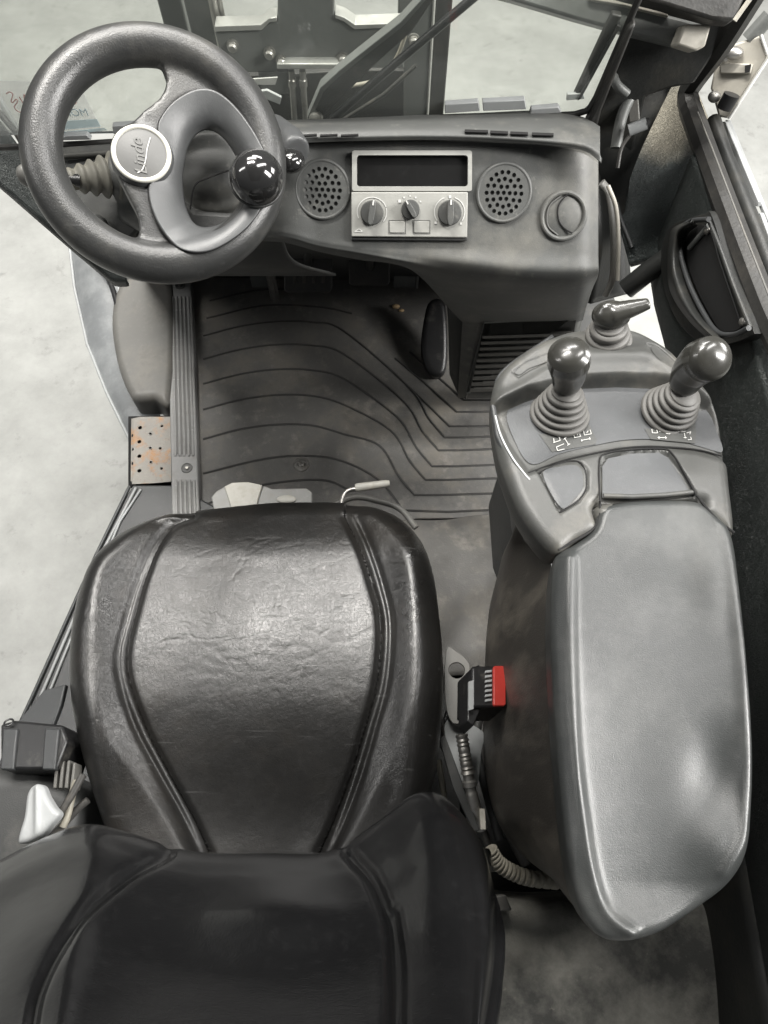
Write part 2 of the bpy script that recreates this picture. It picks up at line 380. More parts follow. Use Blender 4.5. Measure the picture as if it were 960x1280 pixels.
# glass
m_glass = bpy.data.materials.new('window_glass'); m_glass.use_nodes = True; nt = m_glass.node_tree; nt.nodes.clear()
o_ = nt.nodes.new('ShaderNodeOutputMaterial'); t_ = nt.nodes.new('ShaderNodeBsdfTransparent'); t_.inputs[0].default_value = (.94, .955, .93, 1)
g_ = nt.nodes.new('ShaderNodeBsdfGlossy'); g_.inputs['Roughness'].default_value = .03; fr_ = nt.nodes.new('ShaderNodeFresnel'); fr_.inputs[0].default_value = 1.45
d_ = nt.nodes.new('ShaderNodeBsdfDiffuse'); d_.inputs[0].default_value = (.8, .85, .82, 1)
x_ = nt.nodes.new('ShaderNodeMixShader'); y_ = nt.nodes.new('ShaderNodeMixShader'); y_.inputs[0].default_value = .06
nt.links.new(fr_.outputs[0], x_.inputs[0]); nt.links.new(t_.outputs[0], x_.inputs[1]); nt.links.new(g_.outputs[0], x_.inputs[2])
nt.links.new(x_.outputs[0], y_.inputs[1]); nt.links.new(d_.outputs[0], y_.inputs[2]); nt.links.new(y_.outputs[0], o_.inputs[0])
def clear(name, col, a, emit=0):
    m = bpy.data.materials.new(name); m.use_nodes = True; b = m.node_tree.nodes['Principled BSDF']
    b.inputs['Base Color'].default_value = (*col, 1); b.inputs['Alpha'].default_value = a; b.inputs['Roughness'].default_value = .5; return m
m_sticker = clear('sticker_film', (.85, .87, .85), .22)
m_blue = clear('sticker_pale_blue', (.5, .68, .74), .4)
m_pen = clear('sticker_red_pen', (.45, .2, .18), .8)
m_penb = clear('sticker_grey_print', (.45, .55, .58), .7)
# ================================================================== SETTING
GZ = -.62
q = M().add([(-14, -8, GZ), (14, -8, GZ), (14, 16, GZ), (-14, 16, GZ)], [(0, 1, 2, 3)])
top(obj('floor', q.V, q.F, m_floor), None, None, kind='structure')
# ------------------------------------------------------------------ mast in front of the windscreen
YM = 1.36; fm = FV(YM)
mast = thing('lift_mast', 'dark grey lift mast with upright channels behind the windscreen', 'mast', (0, YM, GZ))
def up_bar(name, x0, x1, y0, y1, yd, m, zb=-.5):
    """vertical bar through pixel columns at top and low pixel rows"""
    f = FV(yd); a, b_ = f.at(x0, 0), f.at(x1, 0)
    q = M(); q.box(((a[0]+b_[0])/2, yd+.03, (1.25+zb)/2), (abs(b_[0]-a[0])/2, .03, (1.25-zb)/2)); return obj(name, q.V, q.F, m, mast, bevel=.003)
up_bar('upright', 196, 226, 0, 0, YM+.10, m_mast); up_bar('inner_rail', 229, 262, 0, 0, YM+.02, m_mast)
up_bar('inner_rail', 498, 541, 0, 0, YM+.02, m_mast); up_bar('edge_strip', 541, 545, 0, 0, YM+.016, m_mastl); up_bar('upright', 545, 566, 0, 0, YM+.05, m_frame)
for a, r in ((266, .009), (274, .005)):
    p = FV(YM-.02).at(a, 0); rod('lift_pipe', [(p[0], p[1], 1.2), (p[0], p[1], .9), (p[0]+.001, p[1], -.4)], r, m_steel, mast)
car = thing('fork_carriage', 'dark steel fork carriage plate with bolts between the mast rails', 'carriage', (.02, YM-.05, .2))
fc = FV(YM-.06)
prism('carriage_plate', [(268, 40), (326, 38), (336, 28), (347, 27), (347, -40), (418, -40), (418, 22), (430, 26), (443, 36), (505, 34), (505, 86), (352, 84), (344, 90), (283, 92)], fc, 0, .02, m_mast, car, bevel=.003)
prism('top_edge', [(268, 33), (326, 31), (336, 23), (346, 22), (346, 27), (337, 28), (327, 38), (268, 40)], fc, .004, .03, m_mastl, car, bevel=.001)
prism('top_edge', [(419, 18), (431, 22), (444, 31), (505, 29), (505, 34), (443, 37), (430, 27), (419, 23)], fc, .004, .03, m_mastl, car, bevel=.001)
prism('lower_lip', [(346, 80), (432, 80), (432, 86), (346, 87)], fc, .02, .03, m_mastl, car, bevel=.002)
for x, y in ((291, 56), (337, 65), (352, 75), (428, 72), (517, 49)):
    c = fc.at(x, y); q = M(); q.lathe([(.0, .014), (.006, .014), (.0085, .011), (.0085, .004), (.011, .003), (.011, 0)], c, fc.n, 16); obj('bolt', q.V, q.F, m_steel, car)
prism('back_plate', [(276, 96), (345, 94), (440, 88), (505, 88), (505, 160), (300, 160)], FV(YM+.0), 0, .02, m_frame, car)
for x in (364, 378):
    a = fc.at(x, 88); b2 = fc.at(x+4, 150); q = M(); q.tube([a, a+(b2-a)*.15, a+(b2-a)*.17, a+(b2-a)*.3, a+(b2-a)*.32, b2], [.006, .006, .008, .008, .006, .006], 14)
    obj('valve_fitting', q.V, q.F, m_steel, car)
q = M(); c = fc.at(343, 104); q.box(c+[0, .02, 0], (.028, .02, .022)); obj('side_shift_block', q.V, q.F, m_mast, car, bevel=.003)
prism('white_tag', [(316, 99), (347, 97), (344, 106), (319, 106)], fc, .03, .003, m_white, car, bevel=0)
prism('bright_bracket', [(326, 114), (334, 113), (352, 122), (350, 131), (330, 123)], fc, .06, .006, m_silver, car, bevel=.001)
hs = thing('hydraulic_hose', 'thin pale hose curving down over the dark carriage', 'hose', FV(YM-.1).at(470, 80))
rod('hose_line', spl([FV(YM-.1).at(*p) for p in [(512, 8), (508, 40), (492, 78), (468, 100), (440, 107), (418, 110)]], 30), .0035, m_conduit, hs)
# ------------------------------------------------------------------ wiper arm assembly (outside the windscreen)
fw = FV(1.03)
wa = thing('windscreen_wiper', 'wide grey wiper arm crossing in front of the mast', 'wiper', fw.at(395, 145), 'windscreen wipers')
prism('arm_channel', [(384, 148), (400, 110), (424, 88), (500, 28), (537, -12), (548, -8), (515, 40), (470, 80), (428, 122), (400, 150)], fw, .02, .012, m_hose, wa, bevel=.002)
prism('channel_flange', [(384, 148), (400, 110), (424, 88), (500, 28), (537, -12), (541, -10), (504, 33), (428, 93), (404, 116), (390, 148)], fw, .026, .02, m_mast, wa, bevel=.001)
c = fw.at(395, 146, .02); q = M(); q.lathe([(.004, .02), (.009, .018), (.011, 0)], c, (0, -1, .4), 16); obj('pivot_cap', q.V, q.F, m_steel, wa)
wr = thing('washer_hose', 'thin black rod running up beside the wiper arm', 'rod', fw.at(430, 140))
rod('hose_line', [fw.at(405, 158, .03), fw.at(470, 100, .03), fw.at(600, -10, .03)], .006, m_blackpl, wr)
rod('spring', [fw.at(416, 158, .045), fw.at(480, 118, .045), fw.at(520, 82, .045)], .003, m_hose, wr)
fw2 = FV(1.0)
wb = thing('windscreen_wiper', 'dark wiper blade standing tilted at the right side of the windscreen', 'wiper', fw2.at(722, 124), 'windscreen wipers')
prism('blade_bar', [(716, 124), (722, 126), (772, 32), (778, 20), (766, 18), (758, 34)], fw2, 0, .012, m_frame, wb)
prism('rubber_edge', [(722, 126), (726, 124), (776, 33), (772, 32)], fw2, .004, .01, m_blackpl, wb, bevel=.0005)
prism('blade_tip', [(709, 118), (729, 117), (731, 124), (708, 126)], fw2, .002, .006, m_silver, wb, bevel=.001)
# ------------------------------------------------------------------ windscreen
yw = .955; fg = FV(yw)
ws = thing('windscreen', 'clear front windscreen pane with grey clips along its lower edge', 'windscreen', fg.at(400, 155))
prism('glass_pane', [(-160, 172), (350, 163), (728, 141), (742, 128), (800, -10), (830, -80), (-260, -80)], fg, 0, .005, m_glass, ws, bevel=0)
rod('lower_gasket', [fg.at(-120, 190, .004), fg.at(100, 180, .004), fg.at(350, 165, .004), fg.at(560, 152, .004), fg.at(715, 144, .004), fg.at(735, 138, .004), fg.at(745, 122, .004), fg.at(800, -5, .004)], .0045, m_frame, ws)
for pts in ([(556, 131), (598, 128), (600, 139), (556, 142)], [(603, 128), (656, 125), (658, 137), (604, 139)], [(664, 137), (698, 134), (702, 141), (662, 144)],
            [(72, 176), (82, 170), (108, 169), (114, 175)], [(140, 158), (168, 156), (170, 166), (142, 168)]):
    prism('clip', pts, fg, .012, .01, m_trim, ws, bevel=.001)
st = thing('window_sticker', 'translucent sticker with red pen marks and blue stripes low on the windscreen', 'sticker', fg.at(60, 140))
prism('film', [(-60, 100), (45, 102), (98, 104), (128, 165), (30, 168), (-60, 172)], fg, .002, .0006, m_sticker, st, bevel=0)
prism('blue_band', [(72, 152), (121, 149), (126, 158), (71, 163)], fg, .003, .0006, m_blue, st, bevel=0)
prism('blue_band', [(72, 166), (130, 160), (134, 163), (72, 169)], fg, .003, .0006, m_blue, st, bevel=0)
def strokes(name, lines, fr, off, w, m, parent, sm=True, t=.0004):
    q = M()
    for l in lines:
        pts = np.array([fr.at(x, y, off) for x, y in l])
        if sm and len(l) > 2: pts = spl(pts, len(l)*5)
        q.ribbon(pts, fr.n, w, t)
    o = obj(name, q.V, q.F, m, parent)
    if len(lines) > 1: o['kind'] = 'stuff'
    return o
strokes('red_pen_mark', [[(8, 117), (12, 115), (16, 118), (14, 126), (16, 128), (20, 124), (22, 127), (18, 134), (24, 140), (30, 138)], [(24, 121), (31, 131), (30, 118), (36, 130)], [(88, 124), (94, 124), (95, 129), (91, 130)]], fg, .004, .0014, m_pen, st)
def txt(s, size, fr, c, ang, m, parent, name='lettering', mirror=False, ext=.0003, off=.0005, shear=0):
    cu = bpy.data.curves.new(name, 'FONT'); cu.body = s; cu.size = size; cu.extrude = ext; cu.align_x = 'CENTER'; cu.align_y = 'CENTER'
    t = bpy.data.objects.new(name, cu); COL.objects.link(t); dg = bpy.context.evaluated_depsgraph_get(); me = bpy.data.meshes.new_from_object(t.evaluated_get(dg)); bpy.data.objects.remove(t)
    v = np.array([x.co for x in me.vertices]).reshape(-1, 3); f = [list(p.vertices) for p in me.polygons]; bpy.data.meshes.remove(me)
    if mirror: v[:, 0] *= -1
    v[:, 0] += shear*v[:, 1]
    ca, sa = math.cos(ang), math.sin(ang); x = v[:, 0]*ca-v[:, 1]*sa; y = v[:, 0]*sa+v[:, 1]*ca
    w = np.asarray(c)+x[:, None]*fr.ex+y[:, None]*fr.ey+(v[:, 2]+off)[:, None]*fr.n
    return obj(name, w, f, m, parent)
txt('MOM', .016, fg, fg.at(94, 141, .003), .03, m_penb, st, mirror=True)
# ------------------------------------------------------------------ front left pillar
pl = thing('left_pillar', 'dark green front left cab pillar under the steering wheel', 'pillar', P(60, 260, .6))
prism('pillar_body', [(-60, 118), (0, 150), (34, 196), (80, 250), (150, 330), (160, 352), (140, 352), (85, 306), (0, 232), (-60, 180)], Fr(P(60, 250, .66), (.25, -.5, .83)), 0, .05, m_texture, pl, bevel=.006)
prism('glass_seal', [(-40, 92), (0, 122), (28, 170), (27, 178), (0, 134), (-40, 104)], Fr(P(10, 150, .75), (.1, -.8, .6)), .03, .012, m_trim, pl, bevel=.002)
rod('seal_bead', [Fr(P(10, 150, .75), (.1, -.8, .6)).at(*p, .035) for p in [(-50, 112), (0, 142), (20, 165), (40, 200)]], .005, m_frame, pl)
# ------------------------------------------------------------------ dashboard
fd = Fr(P(515, 240, .78), (0, -.72, .69))
db = thing('dashboard', 'grey plastic dashboard with radio slot, heater knobs and speakers', 'dashboard', fd.at(515, 300, -.05))
def D(px, py, off=0): return fd.at(px, py, off)
xs = [290, 352, 400, 450, 515, 580, 640, 690, 728, 748]
def row(pys, offs): return [D(x, y, o) for x, y, o in zip(xs, pys, offs)]
def FY(a, b_, y): return Fr((0, y, 0), (0, -1, 0)).at(a, b_)
def row(pys, offs): return [D(x, y, o) for x, y, o in zip(xs, [pys[0]]+pys, [-.06]+offs)]
body_rows = [
    row([176, 174, 173, 172, 173, 175, 178, 184, 198], [-.03]*9),
    row([181, 179, 178, 177, 178, 180, 183, 190, 204], [-.004]*7+[-.008, -.02]),
    row([188, 186, 184, 183, 184, 186, 190, 197, 212], [0]*7+[-.002, -.02]),
    row([240, 240, 240, 240, 240, 242, 244, 246, 250], [0]*7+[-.001, -.018]),
    row([280, 290, 296, 300, 305, 310, 312, 314, 316], [0]*7+[0, -.018]),
    row([292, 304, 312, 322, 333, 340, 343, 344, 342], [0]*7+[-.003, -.02]),
    row([298, 310, 319, 331, 346, 0, 0, 0, 0], [-.008]*9)[:5]+[FY(598, 358, .79), FY(636, 360, .785), FY(683, 365, .785), FY(723, 365, .79), FY(741, 360, .81)],
    row([302, 314, 324, 337, 352, 0, 0, 0, 0], [-.05]*9)[:5]+[FY(590, 380, .865), FY(625, 384, .85), FY(668, 388, .85), FY(716, 388, .855), FY(733, 384, .88)],
    row([303, 315, 325, 338, 353, 0, 0, 0, 0], [-.09]*9)[:5]+[FY(579, 403, .94), FY(608, 404, .925), FY(660, 404, .925), FY(714, 403, .93), FY(729, 400, .95)]]
lower_notch = [(352, 180), (352, 300)]
patch('front_panel', body_rows, 150, 110, m_dash, db, solid=.006)
# upper deck
def DK(px, py, z): return P(px, py, z)
def dk(pys, zs, X=(352, 420, 515, 600, 680, 728, 750)): return [P(x, y, z) for x, y, z in zip(X, pys, zs)]
patch('top_deck', [dk([180, 177, 175, 176, 181, 188, 202], [.838]*7), dk([170, 170, 168, 169, 173, 178, 188], [.845]*7),
                   dk([160, 158, 155, 153, 152, 158, 166], [.845]*7), dk([150, 148, 144, 141, 138, 146, 158], [.82]*7)], 120, 40, m_dash, db, solid=.008)
fdk = FL(.848)
for a, b_ in ((581, 610), (613, 635), (638, 660), (665, 692)):
    y0 = 161.5+(a-580)*.045; prism('defroster_slot', [(a, y0), (b_, y0+1), (b_, y0+4), (a, y0+3.2)], fdk, .0012, .002, m_hole, db, bevel=0)
for a, b_ in ((378, 396), (400, 422), (426, 448)):
    prism('defroster_slot', [(a, 168), (b_, 167), (b_, 169), (a, 170)], fdk, .0012, .002, m_hole, db, bevel=0)
strokes('worn_mark', [[(516, 180), (520, 183), (523, 179), (527, 183), (531, 179), (529, 184)]], fd, -.001, .0025, m_white, db)
# radio surround
def rrect(x0, y0, x1, y1, r, n=5, skew=0):
    pts = []
    for cx, cy, a in ((x1-r, y0+r, -90), (x1-r, y1-r, 0), (x0+r, y1-r, 90), (x0+r, y0+r, 180)):
        for k in range(n): t = math.radians(a+90*k/(n-1)); pts.append((cx+r*math.cos(t), cy+r*math.sin(t)))
    return pts
rs = plate('radio_bezel', [D(x, y, .009) for x, y in rrect(440, 188, 590, 239, 3)], [[D(x, y, .009) for x, y in rrect(446, 194, 585, 233, 4)][::-1]], fd, .03, m_panel, db, bevel=.0012)
q = M(); o1 = [D(x, y, .006) for x, y in rrect(445, 193, 586, 234, 4)]; o2 = [D(x, y, -.09) for x, y in rrect(447, 196, 584, 231, 4)]; n_ = len(o1)
q.add(o1+o2, [(i, (i+1) % n_, n_+(i+1) % n_, n_+i) for i in range(n_)]+[tuple(range(n_, 2*n_))]); obj('radio_opening', q.V, q.F, m_screen, db, solid=.001)
q = M(); prism('opening_face', rrect(446, 194, 585, 233, 4), fd, .0012, .001, m_screen, db, bevel=0)
prism('heater_panel', [(439, 240), (585, 240), (584, 297), (439, 296)], fd, .011, .02, m_panel, db, bevel=.0015)
HP = .0115
def knob(cx, cy, r, ang, hp):
    R = r*.00112
    c = D(cx, cy, HP); q = M(); q.lathe([(R*.98, -.003), (R*.98, .003), (R*.9, .0045), (0, .0047)], c, fd.n, 40)
    k = obj('heater_knob', q.V, q.F, m_dash, db)
    a = math.radians(ang); ux = fd.ex*math.cos(a)+fd.ey*math.sin(a); vx = np.cross(fd.n, ux)
    Rm = np.stack([ux, vx, fd.n], 1); q = M(); pts = []
    for i in range(20):
        t = 2*math.pi*i/20; pts.append(c+fd.n*.018+ux*R*1.0*math.copysign(abs(math.cos(t))**.7, math.cos(t))+vx*R*.27*math.copysign(abs(math.sin(t))**.8, math.sin(t)))
    q.prism(pts, -fd.n*.015); obj('knob_grip', q.V, q.F, m_dash, k, bevel=.0015)
    q = M(); q.box(c+fd.n*.0185+ux*R*.75, (R*.2, R*.07, .0004), Rm); obj('pointer_mark', q.V, q.F, m_white, k)
knob(465, 266, 15, 80, 0); knob(513, 262, 12, 122, 0); knob(562, 266, 15.5, 90, 0)
def arc(cx, cy, r, a0, a1, n=16): return [(cx+r*math.cos(math.radians(a0+(a1-a0)*i/(n-1))), cy-r*math.sin(math.radians(a0+(a1-a0)*i/(n-1)))) for i in range(n)]
strokes('printed_scale', [arc(465, 265, 18.5, 20, 205), arc(465, 265, 18.5, -40, 15, 8), arc(562, 265, 19, -35, 70), arc(562, 265, 19, 110, 215)], fd, HP, .0013, m_white, db)
q = M()
for x, y, r in ((499.5, 251.5, 2), (505, 247, 1.2), (512.5, 245, 1), (519.5, 247, 1.2), (525.5, 252, 1.2), (562.5, 246, 1.8), (544.5, 278.5, 1.7), (576, 279.5, 1.5)):
    q.box(D(x, y, HP), (r*.00095, r*.00095, .0004), np.stack([fd.ex, fd.ey, fd.n], 1))
obj('printed_symbol', q.V, q.F, m_white, db)['kind'] = 'stuff'
strokes('printed_triangle', [[(443, 289.5), (453, 289.5)], [(444, 289), (448.5, 286)], [(448.5, 286), (453, 289)]], fd, HP, .0012, m_white, db, sm=False)
for x in (487, 517.5): 
    prism('blank_button', rrect(x, 276.5, x+19, 291, 1.5, 3), fd, .0125, .004, m_panel, db, bevel=.0006)
    strokes('button_seam', [[(x-1, 275.5), (x+20, 275.5)], [(x+20, 275.5), (x+20, 292)], [(x+20, 292), (x-1, 292)], [(x-1, 292), (x-1, 275.5)]], fd, .0112, .0008, m_groove, db, sm=False)
prism('panel_base_lip', [(439, 297), (585, 297), (584, 301), (439, 300)], fd, .007, .01, m_dark, db, bevel=.0008)
# speaker grilles
HOLEP = [(456, 403), (523, 404), (394, 426), (586, 431), (342, 471), (424, 484), (489, 468), (551, 488), (635, 479), (308, 535), (376, 535), (454, 546), (519, 547), (599, 540), (666, 546), (296, 607), (359, 604), (421, 606), (485, 606), (550, 610), (612, 612), (678, 616), (307, 677), (375, 673), (452, 665), (516, 667), (595, 680), (664, 686), (340, 739), (421, 727), (484, 746), (547, 731), (630, 746), (389, 789), (450, 814), (517, 814), (578, 790)]
def speaker(cx, cy):
    c = D(cx, cy, .004); R = .0375
    q = M(); q.lathe([(R*.9, .001), (R*.93, .004), (R*.98, .0045), (R*1.03, .002), (R*1.04, -.004), (R*.9, -.004)], D(cx, cy), fd.n, 48)
    q2 = M(); n0 = 48
    g = obj('speaker_grille', *(lambda a: (a.V, a.F))(M().lathe([(R*.89, -.003), (R*.89, -.002), (0, -.002)], D(cx, cy, 0), fd.n, 48)), m_hole, db)
    # rim ring
    rp = circ(fd, D(cx, cy, .002), R*1.0, 48); obj('rim', *(lambda a: (a.V, a.F))(M().tube(rp, .0028, 10, closed=True)), m_dash, g)
    k = .000145*.9
    holes = [circ(fd, c+fd.ex*(x-487)*k+fd.ey*(606-y)*k, .0030, 10)[::-1] for x, y in HOLEP]
    plate('perforated_disc', circ(fd, c, R*.95, 48), holes, fd, .003, m_dash, g, bevel=0)
speaker(403, 237); speaker(630, 241)
# round air vent
c = D(704, 270, 0); q = M(); q.tube(circ(fd, c+fd.n*.002, .031, 48), .0035, 10, closed=True); av = obj('air_vent', q.V, q.F, m_dash, db)
q = M(); q.lathe([(.029, -.002), (.028, .001), (.02, .0035), (0, .005)], c, fd.n, 40); obj('vent_flap', q.V, q.F, m_dash, av)
q = M(); A = [c+fd.ex*x+fd.ey*y+fd.n*.0052 for x, y in [(.004, .029), (-.006, .02), (-.010, .008), (-.006, -.008), (.004, -.018), (.014, -.023)]]
q.tube(spl(A, 24), .0011, 6); obj('flap_seam', q.V, q.F, m_hole, av)
q = M(); A = [c+fd.ex*x+fd.ey*y+fd.n*.003 for x, y in [(-.006, .027), (-.022, .012), (-.022, -.012), (-.006, -.026)]]; q.tube(spl(A, 20), .001, 6); obj('flap_edge', q.V, q.F, m_groove, av)
# lower housing with louvre grille
def HR(pxs, pys, ys): return [Fr((0, y, 0), (0, -1, 0)).at(a, b_) for a, b_, y in zip(pxs, pys, ys)]
def HM(pxs, pys, ys): return [D(a, b_, y) if y < .1 else Fr((0, y, 0), (0, -1, 0)).at(a, b_) for a, b_, y in zip(pxs, pys, ys)]
patch('lower_housing', [HM([578, 597, 606, 655, 714, 728], [402, 398, 402, 402, 402, 400], [.94, .93, .9255, .9255, .9305, .951]),
                        HM([575, 588, 594, 645, 700, 716], [450, 448, 450, 450, 450, 450], [.96, .95, .945, .945, .95, .96]),
                        HM([572, 580, 585, 636, 690, 700], [498, 497, 498, 498, 498, 498], [.98, .965, .96, .96, .965, .97])], 80, 110, m_dash, db, solid=.006)
fh = Fr(FV(.925).at(655, 403), nrm(np.cross(np.array([1, 0, 0.]), FV(.95).at(640, 490)-FV(.925).at(655, 403)))*1.0)
if fh.n[1] > 0: fh = Fr(fh.p0, -fh.n)
lg = prism('louvre_grille', [(606, 402), (716, 397), (716, 400), (606, 405), (588, 492), (582, 492)], fh, .01, .006, m_mast, db, bevel=.001)
prism('grille_recess', [(606, 405), (720, 400), (706, 492), (588, 491)], fh, .0035, .003, m_dark, db, bevel=0)
for i in range(10):
    y = 420+i*7.4; xl = 603-i*1.75; prism('slat', [(xl, y), (716-i*1.5, y-3.5), (716-i*1.5, y+.2), (xl, y+3.7)], fh, .012, .006, m_kick, db, bevel=.0008)
prism('side_wall', [(556, 348), (602, 372), (598, 400), (584, 496), (575, 500), (562, 470), (560, 400)], FV(.985), .0, .02, m_dark, db, bevel=.003)
# left side of dash behind the wheel
fl = Fr(P(120, 240, .74), (.1, -.6, .78))
prism('left_deck', [(20, 190), (80, 183), (150, 178), (360, 168), (360, 200), (200, 260), (160, 300), (120, 300), (60, 262), (30, 215)], fl, .0, .03, m_dash, db, bevel=.004)
prism('left_pocket_lid', [(96, 266), (118, 265), (130, 272), (136, 290), (134, 302), (100, 300)], fl, .012, .02, m_dash, db, bevel=.003)
prism('deck_step', [(60, 192), (150, 186), (300, 178), (300, 184), (150, 192), (60, 198)], fl, .01, .012, m_kick, db, bevel=.003)
for a, b_ in ((85, 112), (115, 121)): prism('defroster_slot', [(a, 201-(a-85)*.13), (b_, 201-(b_-85)*.13-.5), (b_, 203-(b_-85)*.13), (a, 203.5-(a-85)*.13)], fl, .002, .002, m_hole, db, bevel=0)
patch('under_panel', [[fl.at(130, 300, -.005), fl.at(200, 290, -.01), P(300, 300, .70), P(352, 296, .69)], [P(150, 335, .6), P(210, 330, .6), P(300, 335, .6), P(370, 330, .6)],
                      [P(160, 345, .45), P(220, 345, .45), P(300, 345, .45), P(420, 345, .45)]], 40, 30, m_dark, db, solid=.005)
patch('footwell_wall', [[P(150, 300, .55), P(300, 296, .55), P(420, 300, .55), P(560, 310, .55), P(720, 330, .55)], [P(170, 330, .2), P(300, 330, .2), P(420, 330, .2), P(560, 330, .2), P(720, 350, .2)],
                        [P(180, 345, -.0), P(300, 348, -.0), P(420, 350, -.0), P(560, 352, -.0), P(720, 360, -.0)]], 40, 20, m_dark, db, solid=.005)
# ------------------------------------------------------------------ steering column
sc = thing('steering_column', 'grey steering column shroud with rubber bellows lever behind the wheel', 'steering column', P(250, 260, .7))
q = M(); q.tube([P(262, 215, .84), P(268, 225, .78), P(280, 245, .68), P(290, 290, .5)], [.05, .062, .066, .06], 28)
q.ell(P(262, 212, .83), (.055, .05, .03)); obj('shroud', q.V, q.F, m_dash, sc, remesh=.005, smooth=6)
fs = Fr(P(260, 215, .862), (0, -.55, .83))
strokes('shroud_seam', [[(238, 262), (244, 232), (262, 222), (284, 214), (300, 214), (320, 216)]], Fr(P(260, 215, .872), (.1, -.6, .8)), 0, .0014, m_hole, sc, t=.003)
prism('lower_cover', [(228, 248), (244, 262), (290, 265), (312, 250), (325, 240), (318, 285), (290, 300), (240, 300), (225, 280)], fs, .0, .05, m_dark, sc, bevel=.008)
q = M(); a = P(36, 218, .82); b2 = P(100, 226, .80); q.tube([a, a+(b2-a)*.5, b2], [.007, .006, .009], 14); sl = obj('gear_lever', q.V, q.F, m_blackpl, sc)
q = M(); q.ell(P(33, 220, .822), (.012, .012, .016)); obj('lever_tip', q.V, q.F, m_kick, sl)
# bellows
pts = []; rad = []
a = P(84, 225, .80); b2 = P(146, 220, .78)
for i in range(45):
    t = i/44; pts.append(a+(b2-a)*t); rad.append((.013+.017*t)*(1+.14*math.sin(t*math.pi*9)))
q = M(); q.tube(pts, rad, 28); obj('bellows', q.V, q.F, m_bootd, sc)
q = M(); q.tube([P(140, 218, .78), P(180, 222, .775), P(225, 222, .77)], [.032, .036, .04], 24); q.tube([P(150, 250, .74), P(200, 265, .72), P(240, 250, .72)], [.03, .045, .04], 20); obj('lever_housing', q.V, q.F, m_dash, sc, remesh=.005, smooth=8)
# right stalk switch
q = M(); q.tube([P(318, 160, .82), P(342, 166, .83), P(362, 180, .84), P(371, 190, .845)], [.02, .024, .023, .02], 22); q.ell(P(330, 155, .83), (.02, .016, .014)); sw = obj('stalk_switch', q.V, q.F, m_insert, sc, remesh=.003, smooth=5)
q = M(); q.ell(P(364, 201, .852), (.018, .019, .013)); obj('switch_lens', q.V, q.F, m_ballr, sw)
# ------------------------------------------------------------------ steering wheel
wn = nrm([.25, -math.sin(math.radians(26)), math.cos(math.radians(26))])
wc = P(198, 194, .92); fwh = Fr(wc, wn)
sw_ = thing('steering_wheel', 'dark grey steering wheel with black spinner ball and round centre badge', 'steering wheel', wc)
RO = .152; rt = .0235
def A(px, py, off=0): return fwh.at(px, py, off)
q = M(); q.tube(circ(fwh, wc, RO-rt, 96), rt, 24, closed=True)
# spoke: upper arm and lower arm joining the right half
q.prism([A(x, y, .006) for x, y in spl([(150, 172), (176, 140), (200, 120), (208, 98), (205, 75), (250, 70), (300, 110), (285, 130), (245, 117), (215, 132), (205, 160), (200, 190), (190, 232), (200, 270), (225, 305), (240, 330), (200, 335), (165, 325), (172, 300), (172, 270), (155, 235), (143, 205)], 120, True)], -fwh.n*.026)
q.lathe([(.036, -.05), (.038, 0), (.036, .006), (.03, .01)], A(179, 194, 0), fwh.n, 40)
obj('rim', q.V, q.F, m_wheel, sw_, remesh=.0026, smooth=12)
outer = spl([(199, 152), (217, 128), (245, 113), (272, 116), (300, 140), (325, 178), (340, 222), (325, 262), (300, 292), (262, 314), (228, 313), (204, 290), (190, 262), (186, 235), (196, 212), (202, 192), (198, 172)], 140, True)
inner = spl([(232, 185), (240, 170), (252, 161), (266, 161), (282, 172), (296, 192), (306, 215), (306, 245), (297, 265), (278, 282), (255, 287), (240, 280), (231, 262), (227, 240), (226, 220), (228, 202)], 140, True)
seg = 140; V = []; F = []; prof = [(0, .002), (0, .0068), (.05, .0085), (.3, .0095), (.55, .008), (.75, .003), (.9, -.005), (.98, -.012), (1.0, -.022)]
# align starting angle
def start(c, cen): a = np.arctan2(c[:, 1]-cen[1], c[:, 0]-cen[0]); i = np.argmin(np.abs(a-math.pi)); return np.roll(c, -i, 0)
outer = start(outer, (262, 215)); inner = start(inner, (262, 220))
if np.sign(np.cross(outer[20]-outer[0], outer[40]-outer[0])) != np.sign(np.cross(inner[20]-inner[0], inner[40]-inner[0])): inner = np.roll(inner[::-1], 1, 0)
prof = list(np.linspace(0, 1, 22))
def wr_(p): d = p-wc; return math.hypot(d@fwh.ex, d@fwh.ey)
def tor(r): d = abs(r-(RO-rt)); return math.sqrt(rt*rt-d*d) if d < rt else -.1
def hout(x, y):
    h = .01
    for _ in range(3): h = max(.0105, tor(wr_(A(x, y, h)))+.0002)
    return h
HO = [hout(*outer[j]) for j in range(seg)]; HO = np.convolve(np.r_[HO[-4:], HO, HO[:4]], np.ones(9)/9, 'valid')
for u in prof:
    for j in range(seg):
        x, y = outer[j]*(1-u)+inner[j]*u; h = HO[j]*(1-u**2.6)+(-.016)*u**2.6-.003*math.sin(math.pi*min(u*1.2, 1))
        h = max(h, min(tor(wr_(A(x, y, h)))+.0008, HO[j]+.001)) if u < .8 else h
        V.append(A(x, y, h))
for i in range(len(prof)-1):
    for j in range(seg): F.append((i*seg+j, i*seg+(j+1) % seg, (i+1)*seg+(j+1) % seg, (i+1)*seg+j))
obj('spoke_insert', V, F, m_insert, sw_, solid=.003, ang=70)
_o = [A(*outer[j], HO[j]+.0009) for j in range(seg)]
rod('insert_seam', _o, .0009, m_hole, sw_, n=6, closed=True)
hb = A(177, 193, .012)
q = M(); q.lathe([(.036, -.02), (.0355, -.004), (.033, .001), (.029, .002)], hb, fwh.n, 56); hub = obj('hub_cap', q.V, q.F, m_insert, sw_)
